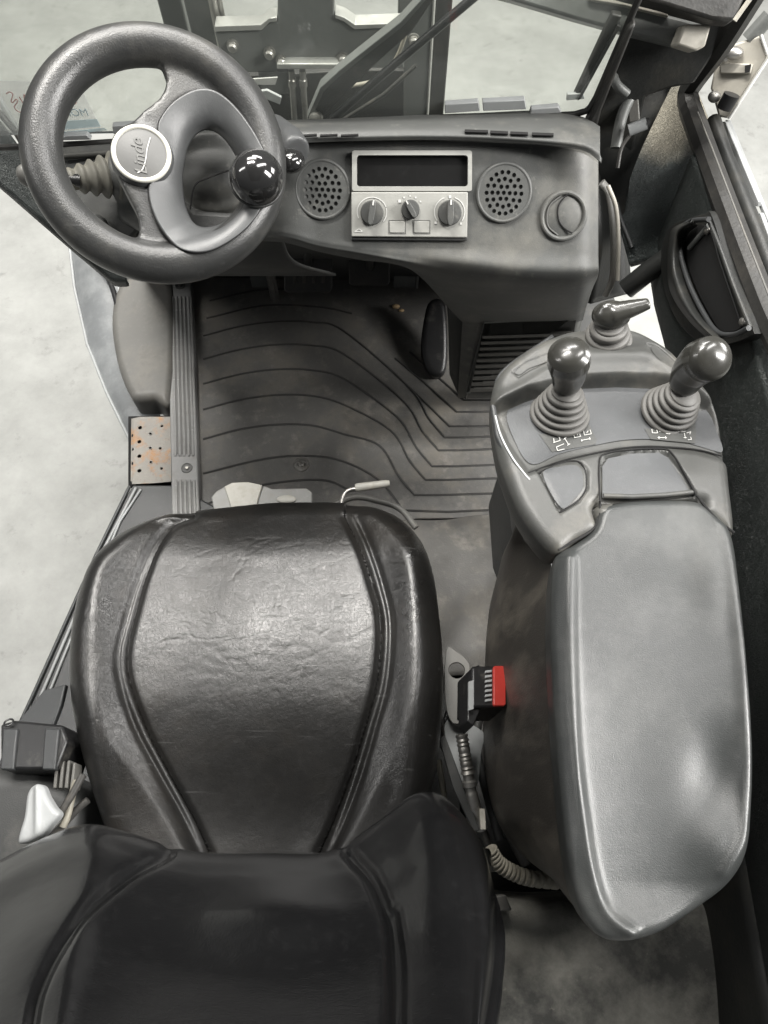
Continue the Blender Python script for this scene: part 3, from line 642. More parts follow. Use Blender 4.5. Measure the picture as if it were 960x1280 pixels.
q = M(); q.tube(circ(fwh, hb+fwh.n*.0018, .0308, 64), .0029, 12, closed=True); obj('badge_ring', q.V, q.F, m_ring, hub)
q = M(); q.lathe([(.0285, 0), (.0285, .0024), (.0275, .003), (0, .0034)], hb, fwh.n, 56); obj('badge_face', q.V, q.F, m_badge, hub)
# script lettering: L i n d e
_c = fwh.at(174, 194, .0156); bt_ = txt('Linde', .019, fwh, _c, math.radians(72), m_groove, hub, name='badge_lettering', off=.0002, ext=.0004, shear=.35)
strokes('badge_underline', [[(172, 216), (178, 212), (182, 200), (184, 186), (188, 172)]], fwh, .0156, .0010, m_white, hub, t=.0006)
kb = A(320, 226, .03)
q = M(); q.ell(kb+fwh.n*.008, (.0315, .0315, .031), nu=40, nv=24); kn = obj('spinner_knob', q.V, q.F, m_ballr, sw_)
q = M(); q.lathe([(.014, -.03), (.012, -.01), (.012, .0)], kb-fwh.n*.012, fwh.n, 24); obj('knob_stem', q.V, q.F, m_blackpl, kn)
q = M(); q.lathe([(.0145, 0), (.0145, .0006), (0, .0008)], kb+fwh.n*.0385+fwh.ey*.002, nrm(fwh.n+np.array([0, .05, .05])), 40)
rod('clamp_ring', circ(fwh, kb+fwh.n*.001, .0305, 40), .002, m_dark, kn, closed=True)
# ------------------------------------------------------------------ floor area
cab = thing('cab_floor', 'black steel cab floor pan beneath the rubber mat', 'floor pan', (0, .7, -.05))
q = M(); q.prism([P(140, 345, -.006), P(760, 345, -.006), P(860, 700, -.006), P(900, 1400, -.006), P(60, 1400, -.006), P(216, 700, -.006), P(214, 500, -.006)], (0, 0, -.05)); obj('floor_pan', q.V, q.F, m_dark, cab)
f0 = FL(0)
fmat = thing('floor_mat', 'worn dusty rubber floor mat with curved raised ribs', 'floor mat', P(430, 500, 0))
prism('mat_sheet', [(236, 340), (700, 340), (720, 500), (740, 645), (520, 648), (420, 700), (246, 700)], f0, .004, .008, m_mat, fmat, bevel=.002)
YL = [420, 449, 480, 512, 549]; YR = [547, 563, 583, 600, 619]; XC = [556, 548, 540, 532, 518]
rp = []
for yl, yr, xc in zip(YL, YR, XC):
    rp.append(spl([(254, yl), (300, yl-12), (345, yl-18), (390, yl-17), (430, yl-6), (xc-44, yr-62), (xc-20, yr-24), (xc, yr)], 50).tolist()+[(xc+30, yr), (650, yr-3)])
rp += [spl([(254, 592), (320, 576), (370, 570), (423, 575), (473, 600), (507, 642)], 30).tolist(), spl([(254, 632), (320, 608), (400, 600), (440, 614)], 20).tolist(),
       [(494, 448), (530, 478), (571, 515), (600, 515), (650, 513)], [(488, 462), (522, 494), (562, 533), (600, 533), (650, 531)], [(512, 440), (580, 500), (640, 500)],
       spl([(258, 398), (330, 382), (400, 384), (440, 392)], 20).tolist(), spl([(262, 376), (330, 362), (400, 364)], 16).tolist(), [(505, 638), (560, 640), (650, 636)]]
for pts in rp:
    q = M(); q.tube([f0.at(x, y, .0042) for x, y in pts], .003, 6, flat=.9); obj('rib', q.V, q.F, m_rib, fmat)
q = M(); q.lathe([(.019, 0), (.018, .002), (.011, .003), (.0105, .001), (.006, .001), (.006, .006), (.0035, .0065), (.003, .004), (0, .004)], f0.at(377, 581, .004), (0, 0, 1), 24); obj('mat_screw', q.V, q.F, m_steel, fmat)
tm = thing('tunnel_mat', 'dark rubber mat strip between seat and armrest console', 'mat', P(580, 720, .0))
patch('mat_strip', [[P(500, 652, .012), P(560, 648, .012), P(620, 644, .012), P(690, 640, .012)], [P(500, 670, .03), P(560, 668, .03), P(620, 664, .03), P(690, 660, .03)],
                    [P(500, 740, .06), P(560, 730, .05), P(620, 720, .05), P(720, 720, .05)], [P(480, 850, .06), P(560, 845, .05), P(640, 840, .05), P(760, 840, .05)]], 40, 60, m_mat, tm,
      H=lambda x, y: .004*np.sin(x*.07+y*.03)*np.sin(y*.045+1), solid=.005)
sp = thing('scrap_piece', 'small tan scrap lying on the dark footwell floor', 'scrap', f0.at(496, 384))
q = M(); q.ell(f0.at(495, 383, .008), (.011, .007, .006), nu=10, nv=6); q.ell(f0.at(502, 388, .006), (.008, .005, .004), nu=8, nv=5); obj('flake', q.V, q.F, m_scrap, sp)
# sill strip
fs0 = FL(.03)
ss = thing('sill_strip', 'ribbed grey plastic sill strip screwed along the doorway', 'sill strip', fs0.at(228, 500))
prism('strip_base', [(209, 350), (239, 350), (250, 660), (215, 660)], fs0, .0, .03, m_sill, ss, bevel=.003)
def sx(t, y): a = (y-350)/(635-350); return (211+4*a)*(1-t)+(239+10*a)*t
for seg_ in ((371, 570), (600, 655)):
    for i in range(5):
        t = .16+.17*i; pts = [fs0.at(sx(t, y), y, .001) for y in (seg_[0], (seg_[0]+seg_[1])/2, seg_[1])]
        q = M(); q.tube(pts, [.0033]*3, 8, flat=.7); obj('rib', q.V, q.F, m_sill, ss)
    for i in range(4):
        t = .245+.17*i; pts = [fs0.at(sx(t, y), y, .0002) for y in (seg_[0]+2, seg_[1]-2)]
        q = M(); q.ribbon(pts, (0, 0, 1), .0035, .0005); obj('groove', q.V, q.F, m_groove, ss)
for x, y in ((225, 357), (233.5, 585)):
    q = M(); q.lathe([(.0135, .0), (.013, .002), (.0115, .0022), (.0105, .0008), (.0045, .0008), (.0042, .0035), (0, .004)], fs0.at(x, y, .0), (0, 0, 1), 28); obj('screw', q.V, q.F, m_groove, ss)
    q = M(); q.lathe([(.004, 0), (.0038, .003), (0, .0035)], fs0.at(x, y, .003), (0, 0, 1), 14); obj('screw_head', q.V, q.F, m_steel, ss)
# kick box
kp = thing('kick_box', 'dusty dark grey moulded box left of the sill strip', 'moulded box', FL(.02).at(180, 430))
pad('box_shell', [(213, 342), (160, 345), (144, 362), (138, 392), (140, 425), (148, 462), (160, 490), (168, 497), (190, 496), (213, 492)], FL(.04), 0, m_kick, kp, R=.02, wall=.06, rings=24, seg=120)
prism('box_skirt', [(164, 488), (212, 484), (212, 500), (171, 502)], FL(.02), 0, .03, m_dark, kp, bevel=.003)
# fender
fe = thing('front_fender', 'curved grey blue front fender below the left doorway', 'fender', FL(-.1).at(130, 430))
patch('fender_skin', [[P(86, 300, .0), P(94, 360, -.03), P(110, 430, -.04), P(134, 490, -.05), P(166, 556, -.06)],
                      [P(110, 300, .03), P(118, 360, .0), P(132, 430, -.02), P(152, 490, -.03), P(180, 550, -.04)],
                      [P(138, 310, .03), P(150, 360, .0), P(166, 430, -.02), P(184, 490, -.03), P(214, 540, -.04)]], 60, 24, m_fender, fe, solid=.004)
rod('fender_lip', [P(86, 300, .002), P(93, 360, -.028), P(109, 430, -.038), P(133, 490, -.048), P(165, 556, -.058)], .004, m_trim, fe)
rod('inner_seal', spl([P(112, 318, .04), P(136, 350, .03), P(147, 385, .03), P(150, 420, .02)], 20), .007, m_blackpl, fe)
# rusty step
fst = FL(.006)
rp_ = thing('step_plate', 'rusty perforated steel step plate beside the sill strip', 'step plate', fst.at(190, 560))
def sp_px(zx, zy): return 150+zx*110/960, 510+zy*110/960
holes_px = [(218, 214), (211, 367), (211, 524), (211, 684), (331, 280), (331, 434), (335, 590), (456, 196), (452, 660), (438, 440)]
hl = [[fst.at(150+0, 0) for _ in range(0)] for _ in ()]
k_ = 110/960
hw = [circ(fst, fst.at(*sp_px(x, y)), .0050 if x < 300 else .0036, 14)[::-1] for x, y in holes_px]
plate('perforated_sheet', [fst.at(x, y) for x, y in [(166, 523), (175, 521), (214, 521), (214, 602), (190, 604), (165, 605), (164, 560)]], hw, fst, .003, m_rust, rp_)
prism('dark_hole_backing', [(160, 520), (216, 519), (216, 608), (160, 608)], fst, -.02, .01, m_hole, rp_)  # black sheet standing in for the darkness below the holes
prism('folded_edge', [(164, 523), (166.5, 523), (166, 603), (163, 601)], fst, .001, .03, m_rust, rp_, bevel=.001)
for x, y in ((331, 280), (331, 434), (335, 590)):
    rod('raised_collar', circ(fst, fst.at(*sp_px(x, y), .0012), .0036, 18), .0009, m_steel, rp_, closed=True, n=8)
for x, y in ((140, 450), (135, 605), (135, 300)):
    q = M(); q.ell(fst.at(*sp_px(x, y), .001), (.002, .0045, .001), nu=12, nv=6); obj('edge_notch', q.V, q.F, m_hole, rp_)
# side cover left of the seat
sd = thing('battery_cover', 'dark side cover beside the seat with two pale edge trims', 'side cover', FL(.05).at(120, 800))
prism('cover_shell', [(166, 606), (218, 606), (320, 660), (330, 1150), (-60, 1150), (38, 880), (118, 696), (150, 632)], FL(.02), 0, .06, m_cover, sd, bevel=.004)
fsd = FL(.02)
rod('edge_trim', [fsd.at(*p, .003) for p in [(170, 610), (128, 690), (52, 868), (0, 990)]], .0035, m_trim, sd)
rod('edge_trim', [fsd.at(*p, .003) for p in [(176, 612), (150, 652), (80, 820), (40, 920)]], .003, m_trim, sd)
rod('edge_trim', [fsd.at(*p, .003) for p in [(162, 608), (120, 694), (40, 872), (-20, 1000)]], .004, m_cover, sd)
# ------------------------------------------------------------------ pedals
bpd = thing('brake_pedal', 'wide dark brake pedal with worn ribs under the dashboard', 'pedal', FL(.26).at(385, 345), 'pedals')
fp = Fr(P(385, 340, .26), (0, -.75, .66))
prism('pedal_pad', rrect(355, 312, 415, 366, 6), fp, 0, .012, m_frame, bpd, bevel=.003)
for x in (366, 378, 390, 402): prism('tread_rib', [(x, 338), (x+4, 338), (x+4, 354), (x, 354)], fp, .003, .004, m_skirt, bpd, bevel=.0008)
rod('pedal_arm', [fp.at(385, 330, -.012), P(385, 305, .4)], .01, m_paintblack, bpd)
ap = thing('small_pedal', 'small square pedal to the right of the brake pedal', 'pedal', FL(.26).at(462, 342), 'pedals')
prism('pedal_pad', rrect(436, 322, 487, 357, 5), Fr(P(462, 340, .24), (0, -.75, .66)), 0, .012, m_frame, ap, bevel=.003)
rod('pedal_arm', [P(462, 335, .24), P(462, 310, .38)], .009, m_paintblack, ap)
gp = thing('accelerator_pedal', 'glossy black accelerator pedal beside the lower vent housing', 'pedal', FL(.05).at(545, 440), 'pedals')
pad('pedal_pad', [(538, 375), (556, 378), (560, 430), (556, 466), (538, 468), (527, 440), (530, 400)], Fr(P(545, 430, .07), (0, -.45, .9)), 0, m_blackpl, gp, R=.012, wall=.02, rings=12, seg=60)
# ------------------------------------------------------------------ seat
seat = thing('operator_seat', 'black leather operator seat with worn cushion and bolstered backrest', 'seat', (-.185, .2, .1))
zc = .46
s1 = [(238, 640), (212, 655), (190, 700), (172, 760), (160, 830), (178, 900), (205, 960), (235, 1020), (255, 1066)]
s1b = [(222, 640), (200, 660), (176, 715), (160, 770), (149, 830), (165, 900), (192, 960), (222, 1020), (242, 1066)]
s2 = [(430, 640), (448, 680), (465, 730), (476, 780), (472, 850), (456, 910), (436, 970), (412, 1030), (395, 1066)]
s2b = [(446, 640), (462, 680), (478, 730), (488, 780), (484, 850), (468, 910), (450, 970), (428, 1030), (412, 1066)]
S1, S1b, S2, S2b = [spl(s, 40) for s in (s1, s1b, s2, s2b)]
CRS = []
for _ in range(170):
    cx_, cy_ = rng.uniform(215, 455), 655+230*rng.rand()**.8; an = rng.normal(-.12, .35); ln = rng.uniform(5, 20)
    tt = np.linspace(-1, 1, 5); ox = np.cos(an)*ln*tt; oy = np.sin(an)*ln*tt+rng.normal(0, 1.2, 5)
    CRS.append((np.stack([cx_+ox, cy_+oy], 1), rng.uniform(.00006, .00026)))
for _ in range(26):
    cx_ = rng.choice([rng.uniform(105, 150), rng.uniform(490, 530)]); cy_ = rng.uniform(690, 860); an = rng.normal(-.5 if cx_ < 300 else .4, .4); ln = rng.uniform(8, 20)
    tt = np.linspace(-1, 1, 4); CRS.append((np.stack([cx_+np.cos(an)*ln*tt, cy_+np.sin(an)*ln*tt+rng.normal(0, 1.5, 4)], 1), rng.uniform(.0001, .0003)))
def ch(x, y):
    h = np.zeros_like(x)
    for c_, a_ in CRS:
        b_ = (np.abs(x-c_[:, 0].mean()) < 45) & (np.abs(y-c_[:, 1].mean()) < 45)
        if b_.any(): h[b_] -= a_*np.exp(-(pld(x[b_], y[b_], c_)/1.7)**2)
    for s, a, w in ((S1, -.008, 5.5), (S1b, -.006, 4.5), (S2, -.008, 5.5), (S2b, -.006, 4.5)):
        h += a*np.exp(-(pld(x, y, s)/w)**2)
    h *= sstep(y, 612, 668)
    cx = np.interp(y, S1[:, 1], S1[:, 0]); c2 = np.interp(y, S2[:, 1], S2[:, 0])
    mid = (cx+c2)/2; hw_ = (c2-cx)/2
    t = np.clip(np.abs(x-mid)/hw_, 0, 1.6)
    h += .012*sstep(t, 1.05, 1.4)+.004*sstep(t, 0, .6)*-1+.006*(t**2)*(t < 1)
    h += -.028*sstep(y, 860, 1060)*(1-.4*sstep(t, 1, 1.5))+.010*np.exp(-((y-800)/150)**2)
    # bolster rolls
    h += .010*np.exp(-((x-515)/22)**2)*sstep(y, 660, 720)+.010*np.exp(-((x-125)/25)**2)*sstep(y, 660, 720)
    h -= .026*(1-sstep(y, 612, 700))
    return h
cush = pad('cushion', [(237, 621), (300, 612), (380, 608), (440, 612), (492, 628), (524, 660), (542, 708), (551, 770), (556, 840), (552, 920), (542, 985), (522, 1035), (500, 1110), (400, 1150), (250, 1150), (150, 1110), (118, 1030), (95, 950), (82, 870), (82, 800), (92, 742), (112, 695), (145, 655), (190, 632)],
           FL(zc), 0, m_leather, seat, H=ch, R=.045, wall=.05, rings=230, seg=620, spine=((320, 800), (320, 900)), undercut=.12)
for s, n_ in ((s1, 0), (s2, 0)):
    pass
prism('seat_base', [(150, 680), (480, 680), (520, 1000), (470, 1110), (170, 1110), (120, 1000)], FL(.36), 0, .2, m_dark, seat, bevel=.01)
br = [[(-150, 1165), (-60, 1122), (0, 1088), (60, 1058), (110, 1044), (160, 1054), (240, 1078), (330, 1080), (410, 1078), (470, 1044), (520, 1008), (560, 1012), (596, 1060), (608, 1100), (600, 1130)],
      [(-150, 1150), (-60, 1110), (0, 1075), (60, 1045), (110, 1030), (160, 1040), (240, 1064), (330, 1067), (412, 1064), (468, 1030), (518, 993), (555, 996), (590, 1035), (604, 1070), (600, 1100)],
      [(-170, 1200), (-80, 1150), (-10, 1102), (55, 1068), (110, 1052), (158, 1068), (235, 1090), (330, 1094), (420, 1090), (480, 1062), (528, 1020), (565, 1018), (600, 1052), (613, 1095), (608, 1130)],
      [(-180, 1250), (-90, 1200), (-20, 1150), (50, 1110), (105, 1095), (150, 1115), (228, 1138), (330, 1142), (430, 1134), (492, 1108), (540, 1072), (580, 1072), (608, 1100), (621, 1140), (616, 1175)],
      [(-200, 1330), (-110, 1280), (-30, 1220), (40, 1175), (90, 1165), (130, 1192), (215, 1214), (330, 1216), (440, 1206), (497, 1186), (548, 1160), (590, 1160), (612, 1185), (618, 1215), (610, 1250)],
      [(-230, 1450), (-130, 1390), (-60, 1330), (30, 1290), (70, 1285), (105, 1300), (200, 1310), (330, 1312), (450, 1304), (500, 1285), (550, 1270), (588, 1268), (602, 1285), (602, 1310), (592, 1340)],
      [(-260, 1560), (-160, 1500), (-80, 1440), (20, 1400), (60, 1395), (100, 1400), (200, 1410), (330, 1412), (450, 1404), (500, 1390), (550, 1380), (580, 1380), (594, 1390), (590, 1410), (580, 1440)]]
bz = [.52, .58, .63, .68, .75, .84, .92]
wdz = [0]*15; 
def bh_(x, y):
    g1 = spl([(436, 1064), (466, 1100), (484, 1150), (490, 1220), (488, 1300), (488, 1400)], 30); g2 = spl([(492, 1140), (500, 1200), (500, 1300), (500, 1400)], 20)
    g3 = spl([(210, 1064), (150, 1100), (90, 1160), (50, 1230), (36, 1300), (20, 1400)], 30)
    h = -.009*np.exp(-(pld(x, y, g1)/9)**2)-.005*np.exp(-(pld(x, y, g2)/7)**2)-.007*np.exp(-(pld(x, y, g3)/9)**2)
    h += .012*np.exp(-((x-355)/90)**2-((y-1150)/45)**2)
    return h
patch('backrest', [[P(x, y, z-(.06 if i > 12 else 0)-(.03 if i == 13 else 0)) for i, (x, y) in enumerate(r)] for r, z in zip(br, bz)], 420, 220, m_leather2, seat, H=bh_, solid=.012, ang=80)
# seat adjusters at the front edge
fz = FL(.30)
wl = thing('weight_adjuster', 'silver seat adjuster plates peeking out before the seat cushion', 'seat lever', FL(.25).at(320, 610))
fw3 = FL(.22)
prism('lever_plate', [(264, 621), (270, 614), (281, 608), (290, 622), (290, 640), (268, 640)], fw3, 0, .006, m_greypad, wl, bevel=.002)
prism('lever_plate', [(280, 608), (290, 603), (310, 602), (328, 606), (322, 626), (318, 645), (292, 645)], fw3, .004, .006, m_grip, wl, bevel=.002)
prism('lever_plate', [(329, 607), (340, 611), (383, 610), (390, 615), (390, 640), (320, 640), (323, 625)], fw3, .0, .006, m_greypad, wl, bevel=.002)
q = M(); q.ell(fw3.at(358, 624, .002), (.02, .009, .004)); obj('finger_dish', q.V, q.F, m_grip, wl)
sl2 = thing('seat_slide_lever', 'pale grip on a bent steel rod before the seat cushion', 'seat lever', FL(.2).at(450, 610))
rod('bent_rod', spl([FL(.2).at(*p) for p in [(424, 640), (429, 620), (436, 613), (446, 611)]], 16), .005, m_steel, sl2)
pa, pb = FL(.2).at(444, 610), FL(.2).at(487, 604)
q = M(); q.tube([pa, pa+(pb-pa)*.08, pa+(pb-pa)*.9, pb], [.0085, .0095, .008, .006], 16, flat=.8); obj('grip', q.V, q.F, m_grip, sl2)
sr = thing('seat_rail', 'thin curved grey rail showing at the front right of the seat', 'rail', FL(.12).at(470, 640))
rod('rail_tube', spl([FL(.12).at(*p) for p in [(400, 640), (440, 622), (472, 626), (500, 636), (520, 660)]], 24), .007, m_kick, sr)
# ------------------------------------------------------------------ armrest console
arm = thing('armrest_console', 'grey armrest console with three levers right of the seat', 'armrest', P(790, 900, .3))
za = .74
pad_out = [(694, 702), (690, 760), (692, 830), (697, 920), (704, 1000), (712, 1070), (722, 1120), (735, 1152), (758, 1174), (790, 1177), (830, 1166), (880, 1135), (915, 1105), (936, 1065), (943, 1010), (945, 950), (940, 870), (932, 780), (924, 710), (916, 668), (896, 640), (872, 624), (820, 622), (772, 626), (752, 634), (742, 660), (722, 676), (702, 688)]
ridgeL = spl([(712, 700), (711, 780), (713, 860), (718, 940), (728, 1020), (740, 1090), (758, 1140), (790, 1168)], 50)
ridgeR = spl([(905, 660), (918, 720), (930, 800), (937, 880), (938, 960), (930, 1040), (905, 1090)], 50)
def ah(x, y):
    dL = pld(x, y, ridgeL); dR = pld(x, y, ridgeR)
    cx = 825; t = np.clip((x-cx)/105, -1.2, 1.2)
    h = -.010*(1-np.clip(np.abs(t), 0, 1)**2)*sstep(y, 640, 760)*(1-sstep(y, 1100, 1180))
    h += .006*np.exp(-(dL/9)**2)+.003*np.exp(-(dR/10)**2)
    h += -.008*np.exp(-((x-900)/34)**2-((y-965)/60)**2)+.007*np.exp(-((x-900)/34)**2-((y-1060)/50)**2)
    h += .005*np.exp(-((x-895)/26)**2-((y-700)/60)**2)
    return h
pad('armrest_pad', pad_out, FL(za), 0, m_arm, arm, H=ah, R=.012, wall=.035, rings=90, seg=320, spine=((815, 740), (825, 1060)), undercut=.02)
skirt = [[P(x, y, .705) for x, y in [(650, 640), (694, 700), (692, 830), (704, 1000), (722, 1118), (760, 1170), (820, 1160), (900, 1110)]],
         [P(x, y, .62) for x, y in [(640, 668), (660, 700), (662, 830), (674, 1000), (700, 1105), (745, 1150), (820, 1145), (900, 1100)]],
         [P(x, y, .5) for x, y in [(630, 690), (626, 745), (628, 830), (640, 1000), (668, 1070), (715, 1115), (790, 1120), (880, 1080)]],
         [P(x, y, .36) for x, y in [(628, 700), (612, 760), (606, 840), (606, 960), (630, 1040), (690, 1085), (770, 1095), (860, 1060)]],
         [P(x, y, .1) for x, y in [(640, 700), (618, 760), (614, 840), (618, 940), (640, 1000), (690, 1040), (760, 1050), (840, 1020)]]]
patch('side_skirt', skirt, 120, 60, m_skirt, arm, solid=.006)
rod('skirt_seam', [P(690, 705, .712), P(688, 780, .712), P(689, 880, .708), P(697, 980, .708), P(707, 1070, .708), P(716, 1118, .708)], .0012, m_trim, arm, n=6)
# front housing
hz = .735
house_out = [(693, 690), (652, 640), (628, 580), (616, 520), (616, 488), (626, 462), (655, 436), (690, 414), (725, 402), (790, 400), (830, 424), (868, 462), (893, 494), (908, 540), (914, 600), (918, 668), (880, 640), (870, 626), (752, 628), (748, 660), (722, 676)]
panel_px = [(622, 510), (660, 492), (700, 480), (736, 474), (776, 472), (817, 474), (850, 483), (888, 504), (904, 540), (911, 572), (870, 560), (817, 555), (780, 556), (746, 562), (700, 573), (661, 588), (636, 550)]
flap_px = [(751, 626), (750, 580), (758, 569), (790, 563), (826, 562), (838, 568), (854, 592), (870, 620), (830, 622), (790, 624)]
def hh(x, y):
    s = sdf(x, y, panel_px)
    h = -.022*sstep(s, -9, 3)*(1-sstep(y, 470, 560)*.62)
    # front ridge
    ridge = spl([(622, 502), (655, 485), (687, 466), (716, 450), (746, 445), (802, 445), (822, 454), (845, 470), (880, 498)], 40)
    d = pld(x, y, ridge); h += .006*np.exp(-(d/9)**2)
    h += -.012*(1-sstep(y, 395, 440))
    h += .004*sstep(y, 560, 600)
    h += -.006*sstep(sdf(x, y, flap_px), -2, 2)
    bt = [(672, 588), (700, 577), (722, 576), (733, 588), (733, 612), (722, 628), (700, 642)]
    h += -.003*np.exp(-(pld(x, y, bt, True)/2.2)**2)
    for sl in ([(640, 464), (656, 452), (692, 438), (696, 447), (662, 463), (648, 472)], [(810, 428), (820, 430), (848, 455), (842, 462), (822, 452), (808, 436)]):
        h += -.003*sstep(sdf(x, y, sl), -1.5, 1.5)
    return h
house = pad('front_housing', house_out, FL(hz), 0, m_arm2, arm, H=hh, R=.016, wall=.05, rings=130, seg=420, spine=((745, 500), (790, 590)), undercut=.05, ang=40)
prism('housing_core', [(650, 500), (700, 440), (800, 430), (880, 500), (905, 600), (905, 700), (700, 700), (660, 600)], FL(.65), 0, .35, m_dark, arm, bevel=.01)
hlow = [[P(x, y, .70) for x, y in [(694, 694), (660, 655), (632, 590), (618, 530), (616, 490), (630, 460), (690, 418)]],
        [P(x, y, .62) for x, y in [(690, 700), (650, 672), (628, 600), (620, 540), (622, 500), (640, 470), (690, 440)]],
        [P(x, y, .48) for x, y in [(690, 705), (642, 672), (640, 620), (636, 570), (640, 520), (660, 490), (700, 470)]]]
patch('lower_front', hlow, 60, 30, m_cover, arm, solid=.005)
# bright side inlay
strokes('side_inlay', [[(619, 520), (626, 545), (640, 572), (655, 592), (662, 600)]], FL(.738), 0, .002, m_silver, arm, t=.0015)
rod('side_bead', [P(*p, .728) for p in [(616, 508), (622, 545), (640, 585), (668, 630), (690, 668)]], .004, m_cover, arm)
# blue-grey control panel face as its own sheet laid in the recess
def hz_at(x, y, e=.0008):
    X_ = np.array([float(x)]); Y_ = np.array([float(y)]); return hz+float(hh(X_, Y_)[0])+e
pin = np.array([(634, 514), (664, 499), (702, 486), (738, 481), (776, 479), (815, 481), (846, 489), (880, 507), (896, 540), (902, 565), (868, 554), (817, 549), (780, 550), (746, 556), (700, 567), (664, 580), (643, 550)], float)
def draped(name, poly, m, e, n=60, rings=16, sm=True):
    o = spl(poly, n, True) if sm else np.asarray(poly, float); n = len(o); c = o.mean(0); V = []; F = []
    for i in range(rings+1):
        for j in range(n):
            x, y = c+(o[j]-c)*i/rings; V.append(FL(0).at(x, y, hz_at(x, y, e)))
    for i in range(rings):
        for j in range(n): F.append((i*n+j, i*n+(j+1) % n, (i+1)*n+(j+1) % n, (i+1)*n+j))
    return obj(name, V, F, m, arm, ang=70)
draped('control_panel_face', pin, m_armpan, .0008, 90, 24)
draped('storage_flap', [(753, 622), (753, 583), (760, 573), (790, 567), (824, 566), (835, 572), (850, 594), (864, 617), (830, 619), (790, 621)], m_armpan, .0025, 60, 8, sm=False)
rod('flap_lip', [FL(hz).at(*p, .001) for p in [(754, 620), (790, 621), (830, 619), (868, 615)]], .0032, m_arm2, arm)
draped('horn_button', [(679, 592), (702, 583), (720, 582), (728, 592), (728, 610), (718, 623), (701, 634)], m_armpan, .002, 40, 6)
draped('side_slot', [(644, 465), (658, 454), (690, 443), (692, 449), (662, 460), (650, 468)], m_arm2, .0012, 30, 4)
draped('side_slot', [(816, 432), (822, 434), (845, 455), (841, 459), (824, 449), (815, 438)], m_arm2, .0012, 30, 4)
def S_(l): return [[(x, y) for x, y in s] for s in l]
def z2(x, y): return 640+x*260/960, 460+y*260/960
def sym(name, lines, base, w=.0009):
    q = M()
    for l in lines:
        pts = [np.array(FL(0).at(*z2(x, y), hz_at(*z2(x, y), .0024))) for x, y in l]; q.ribbon(np.array(pts), (0, 0, 1), w, .0003)
    o = obj(name, q.V, q.F, m_white, arm); o['kind'] = 'stuff'; return o
draped('symbol_plate', [z2(*p) for p in [(125, 305), (185, 388), (385, 352), (392, 330), (340, 235), (300, 290)]], m_arm2, .0016, 30, 6, sm=False)
draped('symbol_plate', [z2(*p) for p in [(612, 280), (640, 328), (845, 348), (850, 300), (842, 225), (800, 280)]], m_arm2, .0016, 30, 6, sm=False)
sym('printed_symbols', [[(190, 345), (222, 335)], [(195, 345), (192, 325)], [(222, 335), (218, 315)], [(205, 312), (215, 320)], [(205, 365), (240, 350)], [(205, 365), (210, 382)], [(210, 382), (242, 374)],
                        [(242, 323), (262, 355)], [(238, 330), (250, 320)], [(255, 357), (268, 350)], [(285, 303), (288, 322)], [(288, 322), (318, 316)], [(312, 300), (316, 318)], [(330, 290), (334, 310)], [(334, 310), (366, 304)], [(360, 285), (366, 304)],
                        [(318, 335), (362, 326)], [(322, 330), (322, 340)], [(358, 320), (360, 332)], [(300, 310), (308, 300)], [(344, 300), (352, 290)]], 0)
sym('printed_symbols', [[(645, 282), (648, 300)], [(648, 300), (672, 300)], [(668, 285), (672, 300)], [(680, 292), (700, 296)], [(708, 290), (730, 290)], [(730, 290), (728, 305)], [(710, 302), (728, 305)],
                        [(672, 322), (714, 322)], [(678, 316), (678, 328)], [(708, 316), (710, 328)], [(780, 294), (800, 292)], [(806, 300), (825, 294)], [(825, 294), (820, 306)], [(795, 300), (800, 325)], [(792, 322), (806, 322)], [(812, 332), (828, 330)], [(828, 330), (824, 318)]], 0)
# seam lines of housing
def seam(name, pts, r=.0013, e=0):
    w = [FL(0).at(x, y, hz_at(x, y, e)) for x, y in spl(pts, len(pts)*8)]; return rod(name, w, r, m_hole, arm, n=6)
seam('panel_seam', [(661, 591), (700, 577), (746, 566), (780, 560), (817, 558), (870, 562), (902, 570)], .0011)
seam('flap_seam', [(750, 627), (749, 580), (757, 567), (790, 562), (828, 561), (841, 568), (856, 592), (871, 620)], .0012, .0006)
seam('button_seam', [(672, 592), (700, 579), (722, 577), (731, 588), (732, 612), (720, 628), (699, 641)], .0012, .0004)
rod('pad_seam', spl([FL(za).at(*p, .0) for p in [(872, 620), (884, 636), (900, 653), (918, 666)]], 16), .0016, m_hole, arm, n=6)
rod('pad_seam', spl([FL(za).at(*p, -.006) for p in [(750, 628), (749, 648), (738, 664), (716, 677), (698, 687)]], 20), .0016, m_hole, arm, n=6)
# levers
def boot(name, cx, cy, r0, r1, hgt, top_xy, n, z0, parent, m=m_boot):
    a = P(cx, cy, z0); b2 = P(*top_xy, z0+hgt); ax = b2-a; Lh = np.linalg.norm(ax); prof = []
    for i in range(n):
        t0 = i/n; t1 = (i+1)/n; R0 = r0+(r1-r0)*t0; R1 = r0+(r1-r0)*t1
        prof += [(R0, Lh*(t0+.02)), (R0*1.0, Lh*(t0+.45/n)), (R0*.96, Lh*(t0+.62/n)), (R1*.93, Lh*(t0+.72/n)), (R1*.93, Lh*(t0+.92/n))]
    prof += [(r1*.9, Lh), (r1*.5, Lh*1.06)]
    q = M(); q.lathe(prof, a, ax, 44); return obj(name, q.V, q.F, m, parent, ang=60)
z0 = .722
j1 = boot('joystick', 699, 519, .0385, .020, .042, (708, 489), 5, z0, arm)
q = M(); pts = [P(708, 486, .762), P(709, 478, .775), P(711, 468, .79), P(711, 458, .805), P(711, 449, .82), P(711, 442, .832), P(711, 437, .840)]
q.tube(spl(pts, 26), np.interp(np.linspace(0, 1, 26), [0, .12, .35, .6, .8, .93, 1], [.012, .0175, .0215, .0255, .0245, .0165, .003]), 28, cap=True); obj('knob', q.V, q.F, m_knob, j1)
